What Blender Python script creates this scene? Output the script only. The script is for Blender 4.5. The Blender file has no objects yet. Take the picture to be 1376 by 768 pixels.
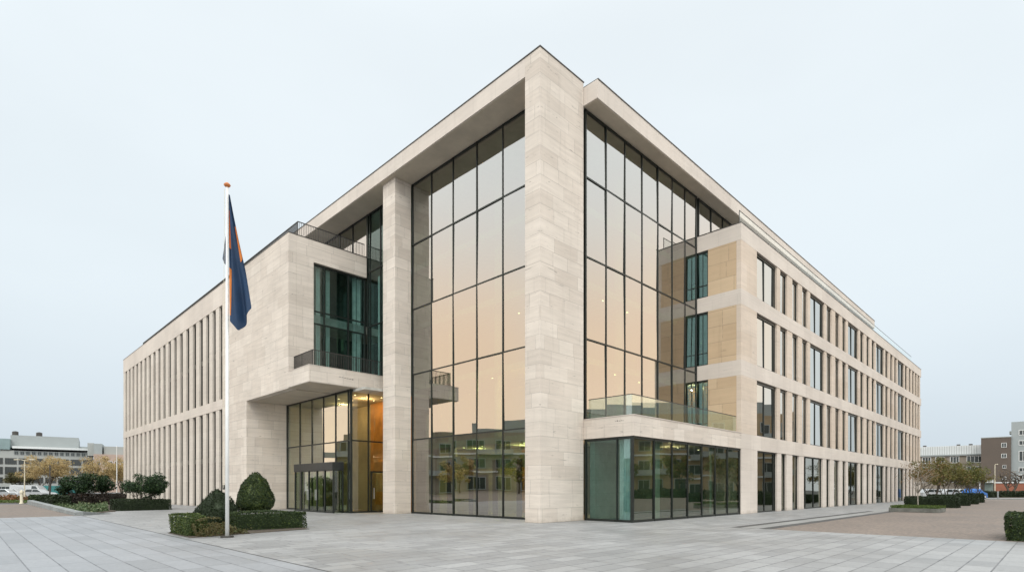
import bpy, math, random
from math import sin, cos, pi, radians, sqrt
import numpy as np
random.seed(7)
RNG = np.random.default_rng(11)

S = sqrt(.5)
X0, Y0 = 1.276, 25.097            # building corner on the ground
F = 743.5                         # focal length in photo pixels (1376 wide)
COL = bpy.context.scene.collection

def W(r, l, z=0.0):
    return (X0 + (r - l) * S, Y0 + (r + l) * S, z)
def P(x, d, z=0.0):               # a place at distance d, under photo column x
    return ((x - 688) / F * d, d, z)
def HZ(y, d):                     # height that photo row y has at distance d
    return 1.6 + (655 - y) * d / F

# ------------------------------------------------------------------ materials
def mat(name):
    m = bpy.data.materials.new(name); m.use_nodes = True
    nt = m.node_tree; nt.nodes.clear()
    return m, nt, nt.nodes, nt.links
def N(ns, t, **kw):
    n = ns.new(t)
    for k, v in kw.items():
        if k in n.inputs: n.inputs[k].default_value = v
        else: setattr(n, k, v)
    return n
def math_n(nt, op, a, b=None, clamp=False):
    n = nt.nodes.new('ShaderNodeMath'); n.operation = op; n.use_clamp = clamp
    for i, v in enumerate((a, b)):
        if v is None: continue
        if isinstance(v, (int, float)): n.inputs[i].default_value = v
        else: nt.links.new(v, n.inputs[i])
    return n.outputs[0]
def mixc(nt, fac, a, b, mode='MIX'):
    n = nt.nodes.new('ShaderNodeMix'); n.data_type = 'RGBA'; n.blend_type = mode
    for k, v in ((0, fac), (6, a), (7, b)):
        if isinstance(v, (int, float)): n.inputs[k].default_value = v
        elif isinstance(v, tuple): n.inputs[k].default_value = (*v[:3], 1)
        else: nt.links.new(v, n.inputs[k])
    return n.outputs[2]
def ramp(nt, v, lo, hi, a=0.0, b=1.0):
    n = nt.nodes.new('ShaderNodeMapRange'); n.clamp = True; n.interpolation_type = 'SMOOTHSTEP'
    nt.links.new(v, n.inputs[0])
    for i, q in zip((1, 2, 3, 4), (lo, hi, a, b)): n.inputs[i].default_value = q
    return n.outputs[0]

def plain(name, col, rough=.6, metal=0.0, vary=.12, scale=3.0, spec=.5):
    m, nt, ns, ln = mat(name)
    tc = ns.new('ShaderNodeTexCoord')
    no = N(ns, 'ShaderNodeTexNoise', Scale=scale, Detail=5.0, Roughness=.6)
    ln.new(tc.outputs['Object'], no.inputs['Vector'])
    k = ramp(nt, no.outputs['Fac'], .3, .7, 1 - vary, 1 + vary)
    c = mixc(nt, 1.0, col, k, 'MULTIPLY')
    b = N(ns, 'ShaderNodeBsdfPrincipled', Roughness=rough, Metallic=metal)
    b.inputs['Specular IOR Level'].default_value = spec
    ln.new(c, b.inputs['Base Color'])
    o = ns.new('ShaderNodeOutputMaterial'); ln.new(b.outputs[0], o.inputs[0])
    return m

def stone(name, c1, c2, rowh=.55, blockw=1.5, joint=.72, vein=.5, jw=.008, pits=.8, gash=.35):
    """travertine cladding: irregular courses, veins, pits, faint weather streaks"""
    m, nt, ns, ln = mat(name)
    tc = ns.new('ShaderNodeTexCoord'); se = ns.new('ShaderNodeSeparateXYZ')
    ln.new(tc.outputs['Object'], se.inputs[0])
    ge = ns.new('ShaderNodeNewGeometry'); sn = ns.new('ShaderNodeSeparateXYZ'); ln.new(ge.outputs['Normal'], sn.inputs[0])
    flat = math_n(nt, 'GREATER_THAN', math_n(nt, 'ABSOLUTE', sn.outputs[2]), .6)
    u0 = math_n(nt, 'ADD', se.outputs[0], se.outputs[1])
    def sel(a, b):
        n = ns.new('ShaderNodeMix'); n.data_type = 'FLOAT'
        ln.new(flat, n.inputs[0]); ln.new(a, n.inputs[2]); ln.new(b, n.inputs[3]); return n.outputs[0]
    u = sel(u0, se.outputs[0]); v = sel(se.outputs[2], se.outputs[1])
    row = math_n(nt, 'FLOOR', math_n(nt, 'DIVIDE', v, rowh))
    wn = ns.new('ShaderNodeTexWhiteNoise'); wn.noise_dimensions = '1D'; ln.new(row, wn.inputs['W'])
    ush = math_n(nt, 'ADD', u, math_n(nt, 'MULTIPLY', wn.outputs['Value'], 7.0))
    cb = ns.new('ShaderNodeCombineXYZ'); ln.new(ush, cb.inputs[0]); ln.new(v, cb.inputs[1])
    br = N(ns, 'ShaderNodeTexBrick', Scale=1.0, Bias=0.0)
    br.inputs['Mortar Size'].default_value = jw; br.inputs['Mortar Smooth'].default_value = .3
    br.inputs['Brick Width'].default_value = blockw; br.inputs['Row Height'].default_value = rowh
    br.offset = 0.0; br.squash = .62; br.squash_frequency = 3
    br.inputs['Color1'].default_value = (*c1, 1); br.inputs['Color2'].default_value = (*c2, 1)
    br.inputs['Mortar'].default_value = (*[a * .93 for a in c1], 1)
    ln.new(cb.outputs[0], br.inputs['Vector'])
    # veins: noise stretched along the bed, shifted per course
    c3 = ns.new('ShaderNodeCombineXYZ')
    ln.new(math_n(nt, 'MULTIPLY', ush, .55), c3.inputs[0]); ln.new(math_n(nt, 'MULTIPLY', v, 6.5), c3.inputs[1])
    ln.new(wn.outputs['Value'], c3.inputs[2])
    vn = N(ns, 'ShaderNodeTexNoise', Scale=1.0, Detail=6.0, Roughness=.62, Distortion=.5); ln.new(c3.outputs[0], vn.inputs['Vector'])
    vf = ramp(nt, vn.outputs['Fac'], .28, .72, 1 - .22 * vein, 1 + .16 * vein)
    col = mixc(nt, 1.0, br.outputs['Color'], vf, 'MULTIPLY')
    # joint lines fade in and out
    jn = N(ns, 'ShaderNodeTexNoise', Scale=.55, Detail=3.0); ln.new(c3.outputs[0], jn.inputs['Vector'])
    jm = math_n(nt, 'MULTIPLY', br.outputs['Fac'], ramp(nt, jn.outputs['Fac'], .36, .6, .22, joint))
    col = mixc(nt, jm, col, tuple(a * .42 for a in c1))
    # pits
    c4 = ns.new('ShaderNodeCombineXYZ')
    ln.new(math_n(nt, 'MULTIPLY', u, 5.0), c4.inputs[0]); ln.new(math_n(nt, 'MULTIPLY', v, 22.0), c4.inputs[1])
    pn = N(ns, 'ShaderNodeTexNoise', Scale=1.0, Detail=3.0, Roughness=.55); ln.new(c4.outputs[0], pn.inputs['Vector'])
    pf = ramp(nt, pn.outputs['Fac'], .70, .78, 0, pits)
    col = mixc(nt, pf, col, tuple(a * .5 for a in c1))
    c6 = ns.new('ShaderNodeCombineXYZ')
    ln.new(math_n(nt, 'MULTIPLY', ush, 1.5), c6.inputs[0]); ln.new(math_n(nt, 'MULTIPLY', v, 9.0), c6.inputs[1])
    gn = N(ns, 'ShaderNodeTexNoise', Scale=1.0, Detail=5.0, Roughness=.65, Distortion=.8); ln.new(c6.outputs[0], gn.inputs['Vector'])
    col = mixc(nt, ramp(nt, gn.outputs['Fac'], .635, .70, 0, gash), col, tuple(a * .48 for a in c1))
    # broad weathering
    wv = N(ns, 'ShaderNodeTexNoise', Scale=.35, Detail=4.0); ln.new(tc.outputs['Object'], wv.inputs['Vector'])
    col = mixc(nt, 1.0, col, ramp(nt, wv.outputs['Fac'], .3, .7, .93, 1.05), 'MULTIPLY')
    c5 = ns.new('ShaderNodeCombineXYZ')
    ln.new(math_n(nt, 'MULTIPLY', u, 2.6), c5.inputs[0]); ln.new(math_n(nt, 'MULTIPLY', v, .16), c5.inputs[1])
    st = N(ns, 'ShaderNodeTexNoise', Scale=1.0, Detail=5.0, Roughness=.7); ln.new(c5.outputs[0], st.inputs['Vector'])
    col = mixc(nt, 1.0, col, ramp(nt, st.outputs['Fac'], .52, .75, 1.0, .9), 'MULTIPLY')
    dn = N(ns, 'ShaderNodeTexNoise', Scale=2.2, Detail=5.0, Roughness=.7); ln.new(tc.outputs['Object'], dn.inputs['Vector'])
    dz = math_n(nt, 'ADD', se.outputs[2], math_n(nt, 'MULTIPLY', dn.outputs['Fac'], .7))
    col = mixc(nt, ramp(nt, dz, .62, .28, 0, .45), col, (.30, .25, .20))
    b = N(ns, 'ShaderNodeBsdfPrincipled', Roughness=.72); b.inputs['Specular IOR Level'].default_value = .3
    ln.new(col, b.inputs['Base Color'])
    h = math_n(nt, 'SUBTRACT', math_n(nt, 'MULTIPLY', vn.outputs['Fac'], .3), math_n(nt, 'ADD', jm, math_n(nt, 'MULTIPLY', pf, .6)))
    bp = N(ns, 'ShaderNodeBump', Strength=.35, Distance=.012); ln.new(h, bp.inputs['Height']); ln.new(bp.outputs[0], b.inputs['Normal'])
    o = ns.new('ShaderNodeOutputMaterial'); ln.new(b.outputs[0], o.inputs[0])
    return m

def slabs(name, c1, c2, bw, bh, swap, mort, jm=.009, rough=.5, joint=.7, patch=.1):
    m, nt, ns, ln = mat(name)
    tc = ns.new('ShaderNodeTexCoord'); se = ns.new('ShaderNodeSeparateXYZ'); ln.new(tc.outputs['Object'], se.inputs[0])
    u, v = (se.outputs[1], se.outputs[0]) if swap else (se.outputs[0], se.outputs[1])
    row = math_n(nt, 'FLOOR', math_n(nt, 'DIVIDE', v, bh))
    wn = ns.new('ShaderNodeTexWhiteNoise'); wn.noise_dimensions = '1D'; ln.new(row, wn.inputs['W'])
    ush = math_n(nt, 'ADD', u, math_n(nt, 'MULTIPLY', wn.outputs['Value'], 5.0))
    cb = ns.new('ShaderNodeCombineXYZ'); ln.new(ush, cb.inputs[0]); ln.new(v, cb.inputs[1])
    br = N(ns, 'ShaderNodeTexBrick', Scale=1.0, Bias=0.0); br.offset = 0; br.squash = 1
    br.inputs['Mortar Size'].default_value = jm; br.inputs['Mortar Smooth'].default_value = .2
    br.inputs['Brick Width'].default_value = bw; br.inputs['Row Height'].default_value = bh
    br.inputs['Color1'].default_value = (*c1, 1); br.inputs['Color2'].default_value = (*c2, 1)
    br.inputs['Mortar'].default_value = (*[(a + b) / 2 for a, b in zip(c1, c2)], 1)
    ln.new(cb.outputs[0], br.inputs['Vector'])
    n1 = N(ns, 'ShaderNodeTexNoise', Scale=.22, Detail=6.0, Roughness=.65); ln.new(tc.outputs['Object'], n1.inputs['Vector'])
    col = mixc(nt, 1.0, br.outputs['Color'], ramp(nt, n1.outputs['Fac'], .32, .7, 1 - patch, 1 + patch), 'MULTIPLY')
    n2 = N(ns, 'ShaderNodeTexNoise', Scale=9.0, Detail=6.0, Roughness=.75); ln.new(tc.outputs['Object'], n2.inputs['Vector'])
    col = mixc(nt, 1.0, col, ramp(nt, n2.outputs['Fac'], .3, .7, .9, 1.08), 'MULTIPLY')
    n3 = N(ns, 'ShaderNodeTexNoise', Scale=1.7, Detail=5.0, Roughness=.7); ln.new(tc.outputs['Object'], n3.inputs['Vector'])
    col = mixc(nt, ramp(nt, n3.outputs['Fac'], .62, .78, 0, .3), col, tuple(a * .62 for a in c1))
    jf = math_n(nt, 'MULTIPLY', br.outputs['Fac'], ramp(nt, n3.outputs['Fac'], .3, .6, joint, joint * .5))
    col = mixc(nt, jf, col, mort)
    b = N(ns, 'ShaderNodeBsdfPrincipled'); b.inputs['Specular IOR Level'].default_value = .35
    ln.new(col, b.inputs['Base Color']); ln.new(ramp(nt, n1.outputs['Fac'], .3, .7, rough - .1, rough + .14), b.inputs['Roughness'])
    bp = N(ns, 'ShaderNodeBump', Strength=.3, Distance=.006)
    ln.new(math_n(nt, 'SUBTRACT', math_n(nt, 'MULTIPLY', n2.outputs['Fac'], .35), br.outputs['Fac']), bp.inputs['Height']); ln.new(bp.outputs[0], b.inputs['Normal'])
    o = ns.new('ShaderNodeOutputMaterial'); ln.new(b.outputs[0], o.inputs[0])
    return m

def glass(name, refl, tint, fres=.35, rcol=(.93, .95, .93)):
    """thin architectural pane: tinted see-through plus a mirror coating that strengthens at grazing angles"""
    m, nt, ns, ln = mat(name)
    tr = ns.new('ShaderNodeBsdfTransparent'); tr.inputs[0].default_value = (*tint, 1)
    gl = ns.new('ShaderNodeBsdfGlossy'); gl.inputs[0].default_value = (*rcol, 1); gl.inputs['Roughness'].default_value = 0.0
    lw = ns.new('ShaderNodeLayerWeight'); lw.inputs[0].default_value = .5
    tc = ns.new('ShaderNodeTexCoord')
    no = N(ns, 'ShaderNodeTexNoise', Scale=.35, Detail=1.0); ln.new(tc.outputs['Object'], no.inputs['Vector'])
    bp = N(ns, 'ShaderNodeBump', Strength=.22, Distance=.02); ln.new(no.outputs['Fac'], bp.inputs['Height']); ln.new(bp.outputs[0], gl.inputs['Normal'])
    fac = math_n(nt, 'ADD', refl, math_n(nt, 'MULTIPLY', math_n(nt, 'POWER', lw.outputs['Facing'], 3.0), fres), True)
    mx = ns.new('ShaderNodeMixShader'); ln.new(fac, mx.inputs[0]); ln.new(tr.outputs[0], mx.inputs[1]); ln.new(gl.outputs[0], mx.inputs[2])
    o = ns.new('ShaderNodeOutputMaterial'); ln.new(mx.outputs[0], o.inputs[0])
    return m

def foliage(name, a, b, c=None, trans=.25, rough=.55):
    m, nt, ns, ln = mat(name)
    ge = ns.new('ShaderNodeNewGeometry'); tc = ns.new('ShaderNodeTexCoord')
    no = N(ns, 'ShaderNodeTexNoise', Scale=1.6, Detail=3.0); ln.new(tc.outputs['Object'], no.inputs['Vector'])
    f = math_n(nt, 'ADD', math_n(nt, 'MULTIPLY', ge.outputs['Random Per Island'], .6), math_n(nt, 'MULTIPLY', no.outputs['Fac'], .5), True)
    col = mixc(nt, f, a, b)
    if c: col = mixc(nt, math_n(nt, 'GREATER_THAN', ge.outputs['Random Per Island'], .86), col, c)
    d = N(ns, 'ShaderNodeBsdfPrincipled', Roughness=rough); d.inputs['Specular IOR Level'].default_value = .35
    ln.new(col, d.inputs['Base Color'])
    t = ns.new('ShaderNodeBsdfTranslucent'); ln.new(col, t.inputs[0])
    mx = ns.new('ShaderNodeMixShader'); mx.inputs[0].default_value = trans
    ln.new(d.outputs[0], mx.inputs[1]); ln.new(t.outputs[0], mx.inputs[2])
    o = ns.new('ShaderNodeOutputMaterial'); ln.new(mx.outputs[0], o.inputs[0])
    return m
def emit(name, col, s):
    m, nt, ns, ln = mat(name)
    e = ns.new('ShaderNodeEmission'); e.inputs[0].default_value = (*col, 1); e.inputs[1].default_value = s
    o = ns.new('ShaderNodeOutputMaterial'); ln.new(e.outputs[0], o.inputs[0]); return m

M = dict(
    pale=stone('pale travertine', (.65, .58, .51), (.56, .49, .425), vein=.38, joint=.8, jw=.010, rowh=.66, blockw=1.7, gash=.95),
    fine=stone('smooth pale stone', (.63, .562, .50), (.59, .522, .462), rowh=1.35, blockw=2.6, joint=.35, vein=.2, pits=.35),
    fin=stone('fin stone', (.63, .568, .50), (.58, .518, .452), rowh=2.1, blockw=9.0, joint=.4, vein=.3, pits=.7),
    pier=stone('warm pier stone', (.62, .525, .44), (.57, .47, .38), rowh=1.4, blockw=9.0, joint=.3, vein=.3, pits=.3),
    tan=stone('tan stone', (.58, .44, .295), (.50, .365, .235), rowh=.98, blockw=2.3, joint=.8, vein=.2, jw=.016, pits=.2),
    soffit=plain('plastered soffit', (.47, .41, .33), .8, vary=.1, scale=.8),
    trim=plain('dark metal trim', (.07, .065, .06), .4, .6),
    frame=plain('dark bronze frame', (.028, .033, .029), .35, .5),
    rail=plain('grey railing steel', (.06, .058, .055), .45, .6),
    roof=plain('grey roof membrane', (.22, .22, .22), .9),
    glass=glass('coated facade glass', .36, (.24, .38, .22), .3, (.99, .96, .93)),
    wglass=glass('window glass', .42, (.10, .15, .12), .2),
    gglass=glass('clear green glass', .21, (.32, .42, .34), .3, (.95, .96, .90)),
    tglass=glass('teal office glass', .12, (.44, .60, .58), .15, (.75, .92, .88)),
    retglass=glass('teal return glass', .28, (.42, .66, .60), .12, (.50, .80, .78)),
    eglass=glass('entrance corner glass', .12, (.62, .58, .42), .25),
    dglass=glass('door glass', .12, (.45, .55, .38), .2),
    sglass=glass('dark slot glass', .05, (.10, .13, .11), .05, (.8, .85, .8)),
    rglass=glass('pale rail glass', .05, (.97, .985, .98), .15),
    lglass=glass('lobby glass', .36, (.50, .58, .40), .3),
    bglass=glass('railing glass', .11, (.88, .95, .92), .25),
    concrete=plain('interior ceiling plaster', (.45, .44, .40), .85),
    inwall=plain('interior wall plaster', (.42, .38, .28), .85, vary=.2, scale=.5),
    infloor=plain('interior floor stone', (.28, .26, .22), .5),
    wood=plain('warm wood panelling', (.55, .24, .05), .55, vary=.25, scale=1.2),
    curtain=plain('pale curtain cloth', (.62, .66, .62), .9, vary=.15, scale=2),
    lamp=emit('downlight glow', (1, .78, .48), 9.0),
    plaza=slabs('granite plaza slabs', (.315, .315, .315), (.24, .24, .242), .98, .48, False, (.06, .06, .064), .016, rough=.5, joint=.95),
    plazaL=slabs('granite plaza slabs across', (.29, .298, .315), (.235, .242, .255), 1.7, .52, True, (.05, .05, .055), .014, rough=.45, patch=.07, joint=.95),
    path=slabs('granite path slabs', (.29, .288, .282), (.24, .24, .235), 1.2, .6, False, (.2, .2, .2), rough=.5),
    brick=slabs('brown brick paving', (.225, .18, .15), (.165, .138, .12), .22, .105, False, (.13, .115, .10), .008, .75, .5, .14),
    slate=slabs('dark slate band', (.075, .075, .073), (.055, .055, .055), .6, .3, False, (.04, .04, .04), .006, .6),
    asphalt=plain('asphalt', (.10, .10, .10), .85, vary=.2, scale=1.5),
    kerb=slabs('kerb granite', (.27, .285, .285), (.21, .225, .225), 1.0, 3.0, True, (.15, .15, .15), .01, .7),
    planter=plain('weathered planter stone', (.14, .14, .125), .85, vary=.25, scale=2),
    soil=plain('soil', (.07, .055, .04), .95, vary=.4, scale=9),
    white=plain('white lacquer', (.72, .72, .70), .35, vary=.04),
    navy=plain('navy flag cloth', (.006, .030, .078), .75, vary=.15, scale=1.5),
    orange=plain('orange flag cloth', (.55, .17, .03), .8, vary=.1, scale=2),
    knob=plain('orange wooden finial', (.50, .16, .04), .5),
    box_=foliage('boxwood leaves', (.007, .017, .004), (.031, .055, .011), (.07, .095, .02), .10),
    boxlt=foliage('young boxwood leaves', (.018, .036, .007), (.07, .105, .02), (.13, .15, .035), .12),
    yew=foliage('dark yew needles', (.006, .013, .004), (.022, .038, .010), None, .08),
    laurel=foliage('laurel leaves', (.006, .020, .006), (.022, .052, .014), (.05, .095, .028), .10),
    dry=foliage('yellowing shrub leaves', (.05, .05, .015), (.13, .10, .035), (.05, .075, .02), .12),
    ground=foliage('ground cover leaves', (.03, .06, .025), (.12, .17, .07), (.2, .22, .12), .15),
    grass=foliage('planter grass', (.03, .065, .012), (.11, .15, .03), None, .2),
    autumn=foliage('golden autumn leaves', (.34, .24, .105), (.50, .38, .19), (.34, .28, .13), .3),
    rust=foliage('rusty hedge leaves', (.16, .075, .03), (.24, .12, .05), (.12, .10, .03), .2),
    olive=foliage('olive autumn leaves', (.06, .065, .016), (.21, .19, .05), (.22, .13, .055), .25),
    olivegreen=foliage('olive green leaves', (.05, .065, .014), (.17, .18, .045), (.2, .18, .05), .25),
    brownleaf=foliage('brown hanging leaves', (.15, .09, .04), (.28, .18, .09), None, .25),
    bark=plain('grey brown bark', (.085, .068, .052), .9, vary=.3, scale=5),
    palebark=plain('pale bark', (.35, .31, .26), .9, vary=.3, scale=6),
    bgrey=plain('pale grey render', (.34, .35, .335), .85, vary=.06, scale=.1),
    bgrey2=plain('blue grey cladding', (.29, .315, .315), .7, vary=.05, scale=.1),
    bteal=plain('teal glass cladding', (.20, .27, .275), .4, vary=.1, scale=.2),
    bpink=plain('pinkish brick render', (.40, .30, .25), .85, vary=.1, scale=.2),
    bwhite=plain('white roof sheet', (.62, .64, .64), .6, vary=.05, scale=.2),
    bbrick=slabs('brown building brick', (.135, .108, .088), (.105, .084, .068), .5, .16, False, (.11, .09, .08), .02, .9, .5),
    btan=plain('grey tan brick', (.25, .215, .175), .9, vary=.12, scale=.4),
    bred=plain('red brick', (.27, .105, .065), .9, vary=.15, scale=.5),
    bbeige=plain('beige render', (.36, .265, .165), .85, vary=.1, scale=.2),
    bdark=plain('dark glazing', (.03, .038, .038), .15, vary=.3, scale=.3),
    tyre=plain('tyre rubber', (.02, .02, .02), .8),
    silver=plain('silver car paint', (.52, .54, .55), .25, .4, vary=.03),
    carwhite=plain('white car paint', (.42, .43, .44), .25, vary=.03),
    teal=plain('teal hoarding paint', (.04, .22, .22), .6),
    blue=plain('blue tarpaulin', (.02, .13, .42), .55, vary=.2),
    cream=plain('cream paint', (.62, .56, .43), .6),
)

# ------------------------------------------------------------------ mesh helper
class MB:
    def __init__(s): s.v = []; s.f = []; s.mi = []
    def add(s, vs, fs, mi=0):
        o = len(s.v); s.v += [tuple(p) for p in vs]
        s.f += [tuple(i + o for i in f) for f in fs]; s.mi += [mi] * len(fs); return s
    def box(s, x0, x1, y0, y1, z0, z1, mi=0):
        if x0 > x1: x0, x1 = x1, x0
        if y0 > y1: y0, y1 = y1, y0
        return s.add([(x0,y0,z0),(x1,y0,z0),(x1,y1,z0),(x0,y1,z0),(x0,y0,z1),(x1,y0,z1),(x1,y1,z1),(x0,y1,z1)],
              [(3,2,1,0),(4,5,6,7),(0,1,5,4),(1,2,6,5),(2,3,7,6),(3,0,4,7)], mi)
    def quad(s, a, b, c, d, mi=0): return s.add([a, b, c, d], [(0, 1, 2, 3)], mi)
    def prism(s, pts, z0, z1, mi=0):
        n = len(pts); a = sum(pts[i][0]*pts[(i+1)%n][1]-pts[(i+1)%n][0]*pts[i][1] for i in range(n))
        if a < 0: pts = pts[::-1]
        return s.add([(x,y,z0) for x,y in pts]+[(x,y,z1) for x,y in pts],
              [tuple(range(n-1,-1,-1)), tuple(range(n,2*n))]+[(i,(i+1)%n,n+(i+1)%n,n+i) for i in range(n)], mi)
    def tube(s, pts, rads, n=8, mi=0, cap=True):
        rings = []
        for i, p in enumerate(pts):
            a = np.array(pts[max(0, i-1)], float); b = np.array(pts[min(len(pts)-1, i+1)], float)
            t = b - a; t /= (np.linalg.norm(t) + 1e-9)
            h = np.array((1,0,0)) if abs(t[2]) > .8 else np.array((0,0,1))
            u = np.cross(t, h); u /= np.linalg.norm(u); w = np.cross(t, u)
            rings.append([tuple(np.array(p) + rads[i]*(cos(2*pi*k/n)*u + sin(2*pi*k/n)*w)) for k in range(n)])
        vs = [q for r in rings for q in r]; fs = []
        for i in range(len(pts)-1):
            for k in range(n):
                fs.append((i*n+k, (i+1)*n+k, (i+1)*n+(k+1)%n, i*n+(k+1)%n))
        if cap: fs += [tuple(range(n)), tuple(range((len(pts)-1)*n+n-1, (len(pts)-1)*n-1, -1))]
        return s.add(vs, fs, mi)
    def lathe(s, prof, n=16, c=(0,0,0), mi=0):
        vs = [(c[0]+r*cos(2*pi*k/n), c[1]+r*sin(2*pi*k/n), c[2]+z) for r, z in prof for k in range(n)]
        fs = [(i*n+k, i*n+(k+1)%n, (i+1)*n+(k+1)%n, (i+1)*n+k) for i in range(len(prof)-1) for k in range(n)]
        return s.add(vs, fs, mi)
    def leaves(s, pts, size, nrm=None, jit=.7, asp=.55, mi=0):
        """small folded leaf faces scattered at pts"""
        pts = np.asarray(pts, float); n = len(pts)
        if n == 0: return s
        d = RNG.normal(size=(n, 3))
        if nrm is not None: d = d * jit + np.asarray(nrm, float)
        d /= np.linalg.norm(d, axis=1)[:, None] + 1e-9
        a = np.cross(d, RNG.normal(size=(n, 3))); a /= np.linalg.norm(a, axis=1)[:, None] + 1e-9
        b = np.cross(d, a); sz = (size * RNG.uniform(.6, 1.35, n))[:, None]
        L = a * sz; Wd = b * sz * asp
        q = np.stack([pts - L, pts + Wd * .9 + d * sz * .15, pts + L, pts - Wd * .9 + d * sz * .15], 1).reshape(-1, 3)
        o = len(s.v); s.v += [tuple(p) for p in q.tolist()]
        s.f += [(o+4*i, o+4*i+1, o+4*i+2, o+4*i+3) for i in range(n)]; s.mi += [mi] * n
        return s
    def obj(s, name, ms, parent=None, bevel=0, smooth=False, loc=None, rot=None):
        me = bpy.data.meshes.new(name); me.from_pydata(s.v, [], s.f)
        for m in (ms if isinstance(ms, (list, tuple)) else [ms]): me.materials.append(m)
        if any(s.mi): me.polygons.foreach_set('material_index', s.mi)
        if smooth: me.polygons.foreach_set('use_smooth', [True] * len(s.f))
        me.update(); o = bpy.data.objects.new(name, me); COL.objects.link(o)
        if parent: o.parent = parent
        if loc is not None: o.location = loc
        if rot is not None: o.rotation_euler = (0, 0, rot)
        if bevel:
            b = o.modifiers.new('edge', 'BEVEL'); b.width = bevel; b.segments = 2; b.limit_method = 'ANGLE'
        return o

def tag(o, label, cat, group=None, kind=None):
    if label: o['label'] = label
    if cat: o['category'] = cat
    if group: o['group'] = group
    if kind: o['kind'] = kind
    return o
def thing(name, label, cat, loc=(0,0,0), rot=0, group=None):
    o = bpy.data.objects.new(name, None); COL.objects.link(o); o.empty_display_size = .3
    o.location = loc; o.rotation_euler = (0, 0, rot)
    return tag(o, label, cat, group)
def structure(name, mb, m, loc=(X0, Y0, 0), rot=pi/4, bevel=0):
    o = mb.obj(name, m, None, bevel, loc=loc, rot=rot); o['kind'] = 'structure'; return o
def part(name, b, m, x0, x1, y0, y1, z0, z1, bevel=0):
    return MB().box(x0, x1, y0, y1, z0, z1).obj(name, m, b, bevel)
def copy_tree(o, parent=None):
    c = o.copy(); COL.objects.link(c)
    c.parent = parent
    for ch in list(o.children): copy_tree(ch, c)
    return c

# ================================================================== SETTING
g = MB(); g.quad((-900,-900,-.03),(900,-900,-.03),(900,1500,-.03),(-900,1500,-.03))
structure('ground', g, M['asphalt'], (0,0,0), 0)
g = MB(); g.prism([(-13.6,-60),(3.6,-60),(3.6,-7.15),(76,-7.15),(76,40),(30,90),(-4,90),(-4,67),(-13.6,67)], -.02, 0.0)
structure('plaza_paving', g, M['plaza'])
g = MB(); g.prism([(-80,-60),(-13.66,-60),(-13.66,23.3),(-80,23.3)], -.02, 0.0)
structure('plaza_paving_cross', g, M['plazaL'])
g = MB(); g.box(-13.66,-13.6,-60,20.5,-.02,-.004)
structure('drain_slot', g, M['slate'])
g = MB(); g.prism([(-90,23.3),(-13.6,23.3),(-13.6,55),(-40,78),(-90,30)], -.02, -.006)
structure('brick_forecourt', g, M['brick'])
g = MB(); g.prism([(3.6,-60),(110,-60),(110,-8.72),(3.6,-8.72)], -.02, -.006)
structure('brick_courtyard', g, M['brick'])
structure('dark_step_band', MB().box(3.6,26,-7.62,-7.15,-.02,-.004), M['slate'])
structure('pale_step_tread', MB().box(3.6,26,-8.3,-7.62,-.02,.012), M['path'])
structure('lower_dark_step_band', MB().box(3.6,26,-8.72,-8.3,-.02,-.003), M['slate'])
structure('path', MB().box(26,76,-8.72,-7.15,-.02,0.0), M['path'])
# far streets, world aligned
structure('road', MB().box(-160,-26,80,98,-.03,-.012), M['asphalt'], (0,0,0), 0)
structure('street_right', MB().box(55,240,79,88,-.03,-.002), M['path'], (0,0,0), 0)
structure('street_kerb', MB().box(55,240,78.6,79,-.03,.1), M['kerb'], (0,0,0), 0)

# ================================================================== BUILDING
B = thing('office_building', 'large pale travertine office building with tall glazed corner and overhanging roof', 'building', (X0, Y0, 0), pi/4)
def stonebox(name, m, *a): return part(name, B, M[m], *a, bevel=.008)

# --- corner pier and roof slabs
ZS, ZT = 20.72, 21.60
p = MB().box(0,3.2,0,.95,0,ZT).obj('corner_pier', M['pale'], B, .01)
rs = MB().box(0,3.198,.952,30,ZS,ZT).obj('roof_slab', M['fine'], B, .008)
rs2 = MB().box(3.202,58.2,-.84,16,20.46,21.36).obj('roof_slab', M['fine'], B, .008)
MB().box(-.03,3.22,-.03,30,ZT+.002,ZT+.05).obj('roof_edge_trim', M['trim'], rs)
MB().box(3.225,58.23,-.87,16,21.362,21.412).obj('roof_edge_trim', M['trim'], rs2)
MB().box(3.2,16,16.002,30,20.46,21.4).obj('roof_slab', M['roof'], B)
# soffit plaster linings hung under the slabs
MB().box(.06,1.52,.96,29.9,ZS-.03,ZS-.003).obj('soffit', M['soffit'], B)
MB().box(3.26,58.1,-.78,-.02,20.43,20.457).obj('soffit', M['soffit'], B)
# free standing pillar
p = stonebox('pillar', 'pale', .32,1.50,12.30,13.66,0,ZS-.032)

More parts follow.
